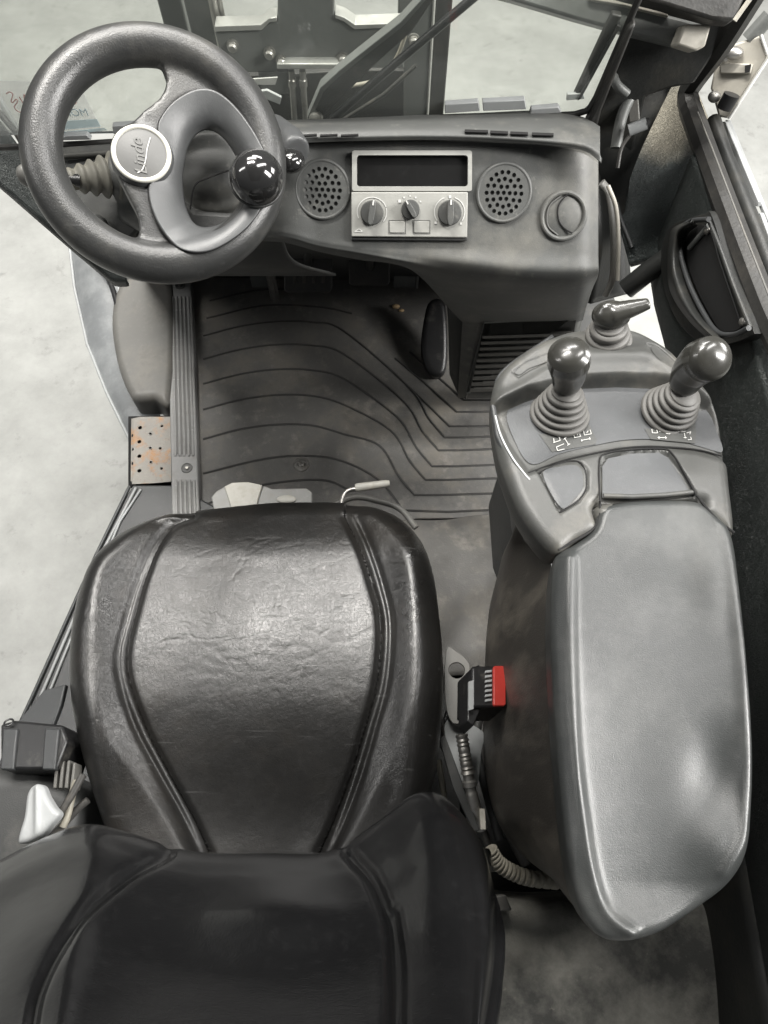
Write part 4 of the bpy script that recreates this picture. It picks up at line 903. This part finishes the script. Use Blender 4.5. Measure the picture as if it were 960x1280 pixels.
j2 = boot('joystick', 835, 515, .0375, .020, .042, (856, 492), 5, z0, arm)
q = M(); pts = [P(850, 486, .762), P(856, 478, .775), P(863, 466, .79), P(873, 456, .808), P(882, 450, .822), P(890, 448, .834), P(896, 447, .842)]
q.tube(spl(pts, 26), np.interp(np.linspace(0, 1, 26), [0, .12, .35, .6, .8, .93, 1], [.012, .0180, .023, .027, .026, .018, .003]), 28, cap=True); obj('knob', q.V, q.F, m_knob, j2)
j3 = boot('direction_switch', 758, 428, .0335, .021, .036, (762, 405), 3, .722, arm)
q = M(); q.ell(P(764, 394, .768), (.026, .020, .018)); q.tube([P(765, 392, .775), P(788, 386, .782), P(812, 379, .79)], [.016, .013, .008], 14, flat=.75); q.ell(P(760, 388, .775), (.016, .012, .012))
obj('switch_grip', q.V, q.F, m_knob, j3, remesh=.002, smooth=5)
# ------------------------------------------------------------------ belt buckle and bracket
bk = thing('belt_buckle', 'black seat belt buckle with red release button', 'belt buckle', P(612, 880, .5))
fb = Fr(P(612, 865, .52), (.35, .25, .9))
prism('buckle_body', rrect(590, 832, 634, 884, 4), fb, 0, .05, m_blackpl, bk, bevel=.003)
prism('side_block', [(588, 836), (600, 830), (604, 880), (592, 908), (584, 900)], fb, -.006, .03, m_blackpl, bk, bevel=.002)
prism('release_button', rrect(617, 832, 632.5, 882, 3), fb, .0035, .01, m_red, bk, bevel=.0012)
for i in range(7): prism('grip_rib', [(607, 838+i*6), (615, 837+i*6), (615, 840+i*6), (607, 841+i*6)], fb, .0025, .004, m_trim, bk, bevel=.0005)
prism('buckle_label', [(586, 852), (592, 850), (592, 886), (586, 888)], fb, .002, .003, m_trim, bk, bevel=0)
bs = thing('belt_stalk', 'steel belt stalk and bracket with a round hole beside the cushion', 'bracket', P(580, 920, .4))
fbk = FL(.40)
plate('bracket_plate', [fbk.at(x, y) for x, y in spl([(558, 812), (572, 815), (586, 828), (587, 845), (582, 870), (580, 900), (564, 902), (556, 870)], 40, True)], [circ(fbk, fbk.at(571, 838), .0125, 20)[::-1]], fbk, .005, m_kick, bs, bevel=.001)
prism('lower_bracket', spl([(556, 905), (574, 890), (590, 905), (606, 918), (602, 940), (598, 975), (588, 1000), (572, 975), (560, 940)], 40, True), FL(.37), 0, .005, m_trim, bs, bevel=.001)
prism('strap_plate', [(549, 925), (556, 918), (590, 1010), (600, 1038), (592, 1040), (566, 985)], FL(.385), 0, .006, m_dark, bs, bevel=.0015)
pts = [P(577, 918, .41), P(583, 955, .40), P(588, 985, .39), P(594, 1010, .38), P(602, 1035, .36)]
c_ = spl(pts, 60); t_ = np.linspace(0, 1, 60); rr_ = np.where(t_ < .33, .009+.0012*np.sin(t_*160), np.where(t_ < .55, .008+.003*(np.sin(t_*45) > 0), .009))
rod('threaded_stalk', c_, rr_, m_steel, bs, n=16)
q = M(); q.box(P(603, 1024, .385), (.004, .014, .006)); obj('stalk_clip', q.V, q.F, m_pale, bs, bevel=.001)
cn = thing('corrugated_conduit', 'pale corrugated cable conduit emerging below the armrest', 'conduit', P(640, 1085, .35))
c_ = spl([P(612, 1062, .42), P(622, 1078, .41), P(640, 1090, .40), P(664, 1098, .39), (P(700, 1102, .36))], 110); rr_ = .009+.0022*np.sign(np.sin(np.linspace(0, 1, 110)*2*math.pi*15))
rod('conduit_tube', c_, rr_, m_conduit, cn, n=18)
# ------------------------------------------------------------------ rear deck
uc = thing('cable_bundle', 'dark cables and straps hanging between cushion and armrest skirt', 'cables', P(590, 1000, .2))
for i, (pts, rr, mm) in enumerate((([(552, 900), (566, 950), (590, 1000), (612, 1060)], .006, m_hose), ([(600, 890), (594, 930), (606, 980), (625, 1050)], .008, m_dark), ([(548, 950), (556, 1000), (560, 1040)], .005, m_conduit),
        ([(610, 930), (622, 980), (640, 1040), (660, 1080)], .012, m_hose), ([(560, 890), (552, 925), (575, 985), (580, 1060)], .005, m_blackpl))):
    rod('cable', spl([P(x, y, .3-.02*i) for x, y in pts], 24), rr, mm, uc)
prism('webbing_strap', spl([(600, 905), (622, 915), (632, 960), (630, 1010), (618, 1010), (604, 960)], 30, True), FL(.28), 0, .004, m_hose, uc, bevel=.001)
rd = thing('rear_deck', 'dusty dark felt covered rear deck behind the armrest', 'rear deck', P(800, 1230, .3))
pad('deck_top', [(560, 1118), (700, 1128), (960, 1110), (1080, 1110), (1120, 1500), (440, 1500), (460, 1300), (520, 1180)], FL(.30), 0, m_deck, rd, R=.03, wall=.2, rings=40, seg=160, smoothn=True, H=lambda x, y: .01*np.sin(x*.012)*np.sin(y*.02))
prism('bin_edge', [(618, 1120), (632, 1118), (640, 1138), (618, 1140)], FL(.33), 0, .02, m_kick, rd, bevel=.002)
# ------------------------------------------------------------------ left rear: belt retractor and recline lever
rt_ = thing('belt_retractor', 'black seat belt reel housing at the left of the seat', 'belt reel', P(40, 930, .45))
fr2 = Fr(P(50, 930, .46), (-.15, .1, .97))
prism('reel_housing', [(0, 905), (18, 900), (78, 906), (84, 925), (70, 962), (0, 962)], fr2, 0, .07, m_blackpl, rt_, bevel=.004)
prism('belt_fold', [(22, 902), (55, 862), (82, 855), (76, 880), (66, 906), (45, 910)], fr2, -.01, .01, m_cover, rt_, bevel=.002)
for x in (4, 56): prism('housing_band', [(x, 910), (x+18, 911), (x+12, 962), (x-4, 962)], fr2, .004, .01, m_cover, rt_, bevel=.002)
for i in range(4): prism('cooling_fin', [(70+i*7, 945+i*3), (73+i*7, 944+i*3), (70+i*7, 985), (66+i*7, 985)], fr2, -.01, .02, m_kick, rt_, bevel=.001)
rod('loop', circ(Fr(fr2.p0, (0, .5, .8)), fr2.at(11, 903, .005), .006, 16), .0015, m_blackpl, rt_, closed=True, n=8)
lh = thing('lever_housing', 'rounded black housing behind the pale recline lever', 'housing', P(20, 1010, .42))
pad('housing_shell', [(-60, 970), (20, 958), (70, 968), (100, 990), (95, 1040), (60, 1100), (-60, 1120)], FL(.43), 0, m_dark, lh, R=.03, wall=.08, rings=24, seg=90)
rl = thing('recline_lever', 'pale grey plastic recline lever left of the backrest', 'lever', P(45, 1020, .52))
pad('lever_paddle', [(22, 1054), (29, 1020), (33, 992), (42, 981), (52, 982), (58, 995), (66, 1008), (73, 1018), (62, 1032), (50, 1046)], FL(.54), 0, m_silver, rl, R=.006, wall=.01, rings=16, seg=90, H=lambda x, y: .004*np.exp(-((x-47)/4)**2))
cb = thing('seat_cable', 'dark bundle of cables between seat cushion and reel housing', 'cable', P(90, 1000, .45))
for i, pts in enumerate(([(104, 968), (86, 1000), (64, 1030), (50, 1045)], [(96, 975), (90, 995), (84, 1020), (78, 1034)], [(110, 1000), (96, 1012), (80, 1030), (60, 1050)])):
    rod('cable_strand', spl([P(x, y, .50-.01*i) for x, y in pts], 20), .005, [m_hose, m_conduit, m_hose][i], cb)
# ------------------------------------------------------------------ right side: door, pillar, bars
dr = thing('cab_door', 'black right cab door with pull handle pocket and rough textured lining', 'door', (.5, .5, .4))
fx = FX(.5)
def dx(y, z, x=.5): return np.array([x, y, z])
# lining panel below the window rail
patch('lining', [[dx(.97, .74, .48), dx(.85, .74, .49), dx(.6, .745, .49), dx(.2, .75, .49), dx(-.4, .76, .49)],
                 [dx(.96, .64, .48), dx(.83, .64, .485), dx(.6, .64, .485), dx(.2, .64, .485), dx(-.4, .64, .485)],
                 [dx(.94, .54, .48), dx(.8, .53, .485), dx(.6, .52, .485), dx(.2, .5, .485), dx(-.4, .5, .485)],
                 [dx(.90, .48, .50), dx(.76, .47, .51), dx(.6, .46, .51), dx(.2, .42, .50), dx(-.4, .4, .49)]], 120, 40, m_texture, dr, solid=.02)
patch('lower_skin', [[dx(.78, .47, .50), dx(.6, .46, .50), dx(.2, .43, .495), dx(-.5, .43, .48)], [dx(.6, .3, .49), dx(.5, .25, .48), dx(.2, .2, .47), dx(-.5, .2, .46)], [dx(.45, .05, .47), dx(.4, 0, .47), dx(.2, 0, .46), dx(-.5, 0, .45)]], 30, 20, m_paintblack, dr, solid=.01)
pts = [fx.at(955, -30), fx.at(905, 50), fx.at(862, 110), fx.at(862, 135), fx.at(900, 240), fx.at(955, 385), fx.at(1010, 520), np.array([.5, .0, .765]), np.array([.5, -.4, .77])]
q = M(); q.tube(np.vstack([spl(pts[:4], 20), spl(pts[3:], 40)[1:]]), .0185, 8, upv=(1, 0, 0), flat=.9); obj('window_frame', q.V, q.F, m_frame, dr)
fx2 = FX(.535)
rod('outer_seal', [fx2.at(*p) for p in [(892, 150), (905, 190), (950, 300), (990, 410), (1040, 540)]], .011, m_paintblack, dr, upv=(1, 0, 0))
prism('edge_strip', [(894, 152), (906, 152), (948, 252), (946, 258), (934, 257)], FX(.555), 0, .006, m_silver, dr, bevel=.001)
prism('edge_strip', [(940, 266), (950, 266), (1000, 400), (990, 400)], FX(.555), 0, .006, m_silver, dr, bevel=.001)
prism('outer_edge', [(906, 150), (909, 150), (970, 300), (1010, 400), (1004, 400)], FX(.562), 0, .006, m_trim, dr, bevel=.001)
rod('frame_bead', [fx.at(*p, .02) for p in [(872, 140), (890, 185), (930, 290), (985, 430)]], .0012, m_kick, dr, n=6)
# handle pocket
ph = patch('handle_rail', [[fx.at(x, y, .035) for x, y in [(858, 276), (838, 290), (834, 330), (838, 365), (860, 400), (890, 428)]],
                       [fx.at(x, y, .055) for x, y in [(862, 278), (845, 292), (840, 330), (848, 365), (868, 398), (896, 426)]],
                       [fx.at(x, y, .03) for x, y in [(872, 282), (858, 296), (856, 330), (866, 362), (880, 392), (905, 420)]]], 50, 16, m_paintblack, dr, solid=.006)
fpk = FX(.475)
def loop_(pts): return spl([fpk.at(*p, .01) for p in pts], 60, True)
prism('handle_plate', spl([(852, 276), (834, 288), (826, 320), (830, 360), (846, 400), (872, 426), (900, 432), (938, 420), (940, 408), (912, 340), (890, 270), (880, 268)], 60, True), fpk, .0, .02, m_paintblack, dr, bevel=.003)
prism('pocket_recess', spl([(862, 284), (852, 292), (855, 315), (868, 355), (888, 395), (903, 414), (925, 410), (922, 395), (900, 330), (885, 285)], 50, True), fpk, .003, .002, m_hole, dr, bevel=0)
rod('pull_bar', spl([fpk.at(*p, .014) for p in [(886, 274), (862, 277), (850, 290), (851, 318), (862, 356), (882, 396), (898, 416), (918, 418), (936, 410)]], 50), .0036, m_cover, dr, n=12)
rod('pocket_edge', spl([fpk.at(*p, .008) for p in [(886, 276), (900, 310), (918, 360), (938, 410)]], 20), .003, m_paintblack, dr, n=10)
for x, y in ((928, 402), (884, 288)):
    q = M(); q.ell(fpk.at(x, y, .006), (.004, .006, .006), nu=14, nv=8); obj('screw', q.V, q.F, m_steel, dr)
rod('inner_strut', [fpk.at(886, 282, .006), fpk.at(862, 310, .006)], .004, m_mast, dr)
# lock case outside
lk = thing('door_lock_case', 'dirty pale lock case with black lever on the door frame', 'lock case', FX(.55).at(915, 100))
flk = Fr(FX(.55).at(915, 100), (-.5, -.7, .5))
prism('case_body', [(896, 62), (950, 44), (960, 70), (910, 148), (898, 146), (888, 110), (893, 85)], flk, 0, .03, m_pale, lk, bevel=.003)
prism('case_step', [(899, 78), (941, 80), (938, 92), (900, 92)], flk, .006, .01, m_pale, lk, bevel=.0015)
prism('case_slot', [(931, 82), (939, 80), (937, 90), (931, 91)], flk, .008, .002, m_hole, lk, bevel=0)
q = M(); q.tube([flk.at(905, 136, .015), flk.at(915, 118, .02)], [.0125, .0135], 20, flat=.8); obj('lock_lever', q.V, q.F, m_blackpl, lk)
q = M(); q.ell(flk.at(893, 121, .012), (.010, .010, .008)); obj('pin', q.V, q.F, m_steel, lk)
q = M(); q.ell(flk.at(915, 66, .012), (.018, .010, .009)); q.ell(flk.at(905, 72, .014), (.009, .008, .007)); obj('latch_loop', q.V, q.F, m_steel, lk)
rod('guide_rail', [flk.at(962, 20, -.01), flk.at(935, 50, -.01)], .012, m_mast, lk)
rod('case_edge', [flk.at(951, 44, .002), flk.at(961, 72, .002), flk.at(911, 149, .002)], .0025, m_white, lk)
# corner panel
cp = thing('corner_panel', 'rough dark corner lining with a beige dusty patch near the right pillar', 'corner panel', PD(820, 250, 1.22))
m_corner = mat('corner_lining', (.026, .034, .033), .6, bump=[('c', 150, .9, .0025), ('n', 300, .5, .001)])
m_beige = mat('dusty_beige_lining', (.21, .19, .15), .8, bump=[('n', 120, .5, .0015)], dirt=[((.3, .28, .22), 20, .5, .75, .6)])
# dust patch: blend by object position on the same sheet
def blend_dust(m, centre, r0, r1, col):
    nt = m.node_tree; N = nt.nodes; L = nt.links; b = N['Principled BSDF']; tc = N.new('ShaderNodeTexCoord')
    d = N.new('ShaderNodeVectorMath'); d.operation = 'DISTANCE'; d.inputs[1].default_value = centre; L.new(tc.outputs['Object'], d.inputs[0])
    ns = N.new('ShaderNodeTexNoise'); ns.inputs['Scale'].default_value = 18; ns.inputs['Detail'].default_value = 6; L.new(tc.outputs['Object'], ns.inputs['Vector'])
    a = N.new('ShaderNodeMath'); a.operation = 'MULTIPLY_ADD'; L.new(ns.outputs[0], a.inputs[0]); a.inputs[1].default_value = .06; L.new(d.outputs['Value'], a.inputs[2])
    r = N.new('ShaderNodeMapRange'); r.inputs['From Min'].default_value = r0; r.inputs['From Max'].default_value = r1; r.inputs['To Min'].default_value = 1; r.inputs['To Max'].default_value = 0; L.new(a.outputs[0], r.inputs['Value'])
    x = N.new('ShaderNodeMix'); x.data_type = 'RGBA'; L.new(r.outputs[0], x.inputs[0]); src = b.inputs['Base Color'].links[0].from_socket; L.new(src, x.inputs[6]); x.inputs[7].default_value = (*col, 1); L.new(x.outputs[2], b.inputs['Base Color'])
o_cp = PD(820, 250, 1.22)
blend_dust(m_corner, tuple(PD(850, 150, 1.24)-o_cp), .075, .125, (.25, .23, .18))
patch('corner_lining', [[PD(768, 150, 1.30), PD(790, 112, 1.30), PD(830, 98, 1.27), PD(870, 110, 1.22)], [PD(765, 200, 1.30), PD(790, 190, 1.28), PD(840, 180, 1.24), PD(895, 190, 1.16)],
                        [PD(772, 270, 1.28), PD(800, 262, 1.26), PD(850, 255, 1.2), PD(905, 262, 1.12)], [PD(786, 330, 1.26), PD(812, 322, 1.24), PD(850, 312, 1.2), PD(915, 310, 1.12)]], 60, 60, m_corner, cp, solid=.015)
rod('lining_edge', spl([PD(778, 166, 1.27), PD(768, 205, 1.27), PD(772, 260, 1.26), PD(790, 310, 1.25)], 20), .004, m_cover, cp)
rod('lower_lip', [PD(782, 362, 1.27), PD(812, 338, 1.24), PD(850, 312, 1.2)], .018, m_paintblack, cp)
pr = thing('right_pillar', 'black right front pillar leaning beside the windscreen', 'pillar', PD(770, 250, 1.15))
q = M(); pts = [PD(762, 370, 1.36), PD(756, 260, 1.28), PD(765, 200, 1.22), PD(800, 110, 1.15), PD(836, 30, 1.10), PD(862, -40, 1.06)]
q.tube(spl(pts, 30), np.linspace(.03, .062, 30), 10, flat=.5, upv=(0, -1, 0)); obj('pillar_tube', q.V, q.F, m_paintblack, pr)
prism('pillar_face', [(740, 156), (792, 30), (830, -60), (915, -60), (906, 50), (868, 106), (836, 112), (808, 122), (792, 190), (775, 345), (752, 345), (748, 215), (735, 175)], FV(1.06), .0, .03, m_paintblack, pr, bevel=.006)
prism('windscreen_seal', [(732, 158), (742, 140), (786, 36), (796, 30), (752, 140), (744, 170)], FV(.94), .005, .02, m_frame, pr, bevel=.004)
rod('grab_loop', spl([PD(776, 66, 1.08), PD(766, 84, 1.08), PD(770, 104, 1.08), PD(784, 118, 1.09)], 20), .007, m_mast, pr)
hg = pr
rod('hinge_strap', spl([PD(814, 107, 1.12), PD(798, 116, 1.12), PD(784, 130, 1.12), PD(775, 155, 1.13), PD(770, 185, 1.14)], 24), [.009]*24, m_mast, hg)
prism('hinge_leaf', [(784, 126), (798, 120), (800, 150), (786, 154)], Fr(PD(790, 140, 1.12), (-.3, -.7, .6)), 0, .01, m_kick, hg)
q = M(); q.tube([PD(786, 163, 1.11), PD(808, 154, 1.10)], [.009, .009], 20); obj('hinge_barrel', q.V, q.F, m_trim, hg)
q = M(); q.tube([PD(806, 155, 1.099), PD(811, 153, 1.098)], [.007, .007], 16); obj('barrel_bore', q.V, q.F, m_hole, hg)
rod('cable', spl([PD(790, 165, 1.11), PD(777, 185, 1.12), PD(772, 210, 1.13)], 14), .003, m_hose, hg)
rh = thing('footwell_trim', 'grey rubber edged trim strip between dashboard and corner lining', 'trim strip', PD(762, 300, 1.2))
rod('trim_strip', spl([PD(752, 228, 1.13), PD(762, 245, 1.14), PD(767, 290, 1.16), PD(766, 345, 1.2), PD(757, 370, 1.22)], 30), .008, m_kick, rh, flat=.6)
rod('trim_bead', spl([PD(760, 232, 1.12), PD(770, 260, 1.13), PD(773, 300, 1.15), PD(772, 350, 1.19)], 30), .0035, m_pale, rh)
patch('inner_wall', [[PD(744, 205, 1.2), PD(775, 200, 1.34)], [PD(750, 300, 1.22), PD(785, 300, 1.34)], [PD(738, 380, 1.3), PD(790, 366, 1.36)]], 10, 20, m_paintblack, rh, solid=.01)
# upper bars
cbx = thing('upper_cross_bar', 'grey black cross bar at the top right of the windscreen', 'cross bar', PD(760, 25, 1.0))
def bar(name, a, b_, r, m, parent, up, fl=1.0):
    q = M(); q.tube([a, b_], [r, r], 4, upv=up, flat=fl); return obj(name, q.V, q.F, m, parent, bevel=.004, ang=30)
q = M(); 
prism('bar_face', [(600, -10), (640, 0), (720, 24), (785, 42), (850, 58), (868, 60), (876, 46), (880, 30), (795, 8), (700, -16), (600, -40)], Fr(PD(760, 15, .98), (0, -.8, .6)), 0, .03, m_mast, cbx, bevel=.004)
prism('bar_cap', [(846, 56), (856, 30), (890, 30), (882, 58), (871, 64)], Fr(PD(860, 40, .97), (0, -.8, .6)), .004, .03, m_pale, cbx, bevel=.003)
prism('bar_top_edge', [(735, 0), (780, 8), (836, 22), (835, 14), (780, 0), (740, -8)], Fr(PD(760, 15, .98), (0, -.8, .6)), .006, .01, m_pale, cbx, bevel=.002)
rb = thing('roof_rail', 'dusty roof frame rail above the cross bar', 'roof rail', PD(850, 0, .92))
prism('rail_face', [(740, -30), (760, -12), (832, 6), (890, 24), (918, 26), (932, -4), (940, -30)], Fr(PD(840, 0, .93), (0, -.7, .7)), 0, .03, m_frame, rb, bevel=.004)
rod('rail_edge', [PD(918, 26, .92), PD(948, -16, .9)], .003, m_pale, rb)
# overhead guard, unseen above the camera: roof length set to shade the rear seat
og = thing('overhead_guard', 'unseen black steel overhead guard roof above the seat, sized for shade', 'roof', (-.05, -.2, 1.72))
q = M(); q.box((-.05, -.07, 1.74), (.5, .71, .012)); obj('roof_panel', q.V, q.F, m_paintblack, og, bevel=.006)
for x in (-.56, .46): q = M(); q.box((x, .05, 1.74), (.03, .85, .025)); obj('roof_side', q.V, q.F, m_paintblack, og, bevel=.006)
print('objects', len(bpy.data.objects))
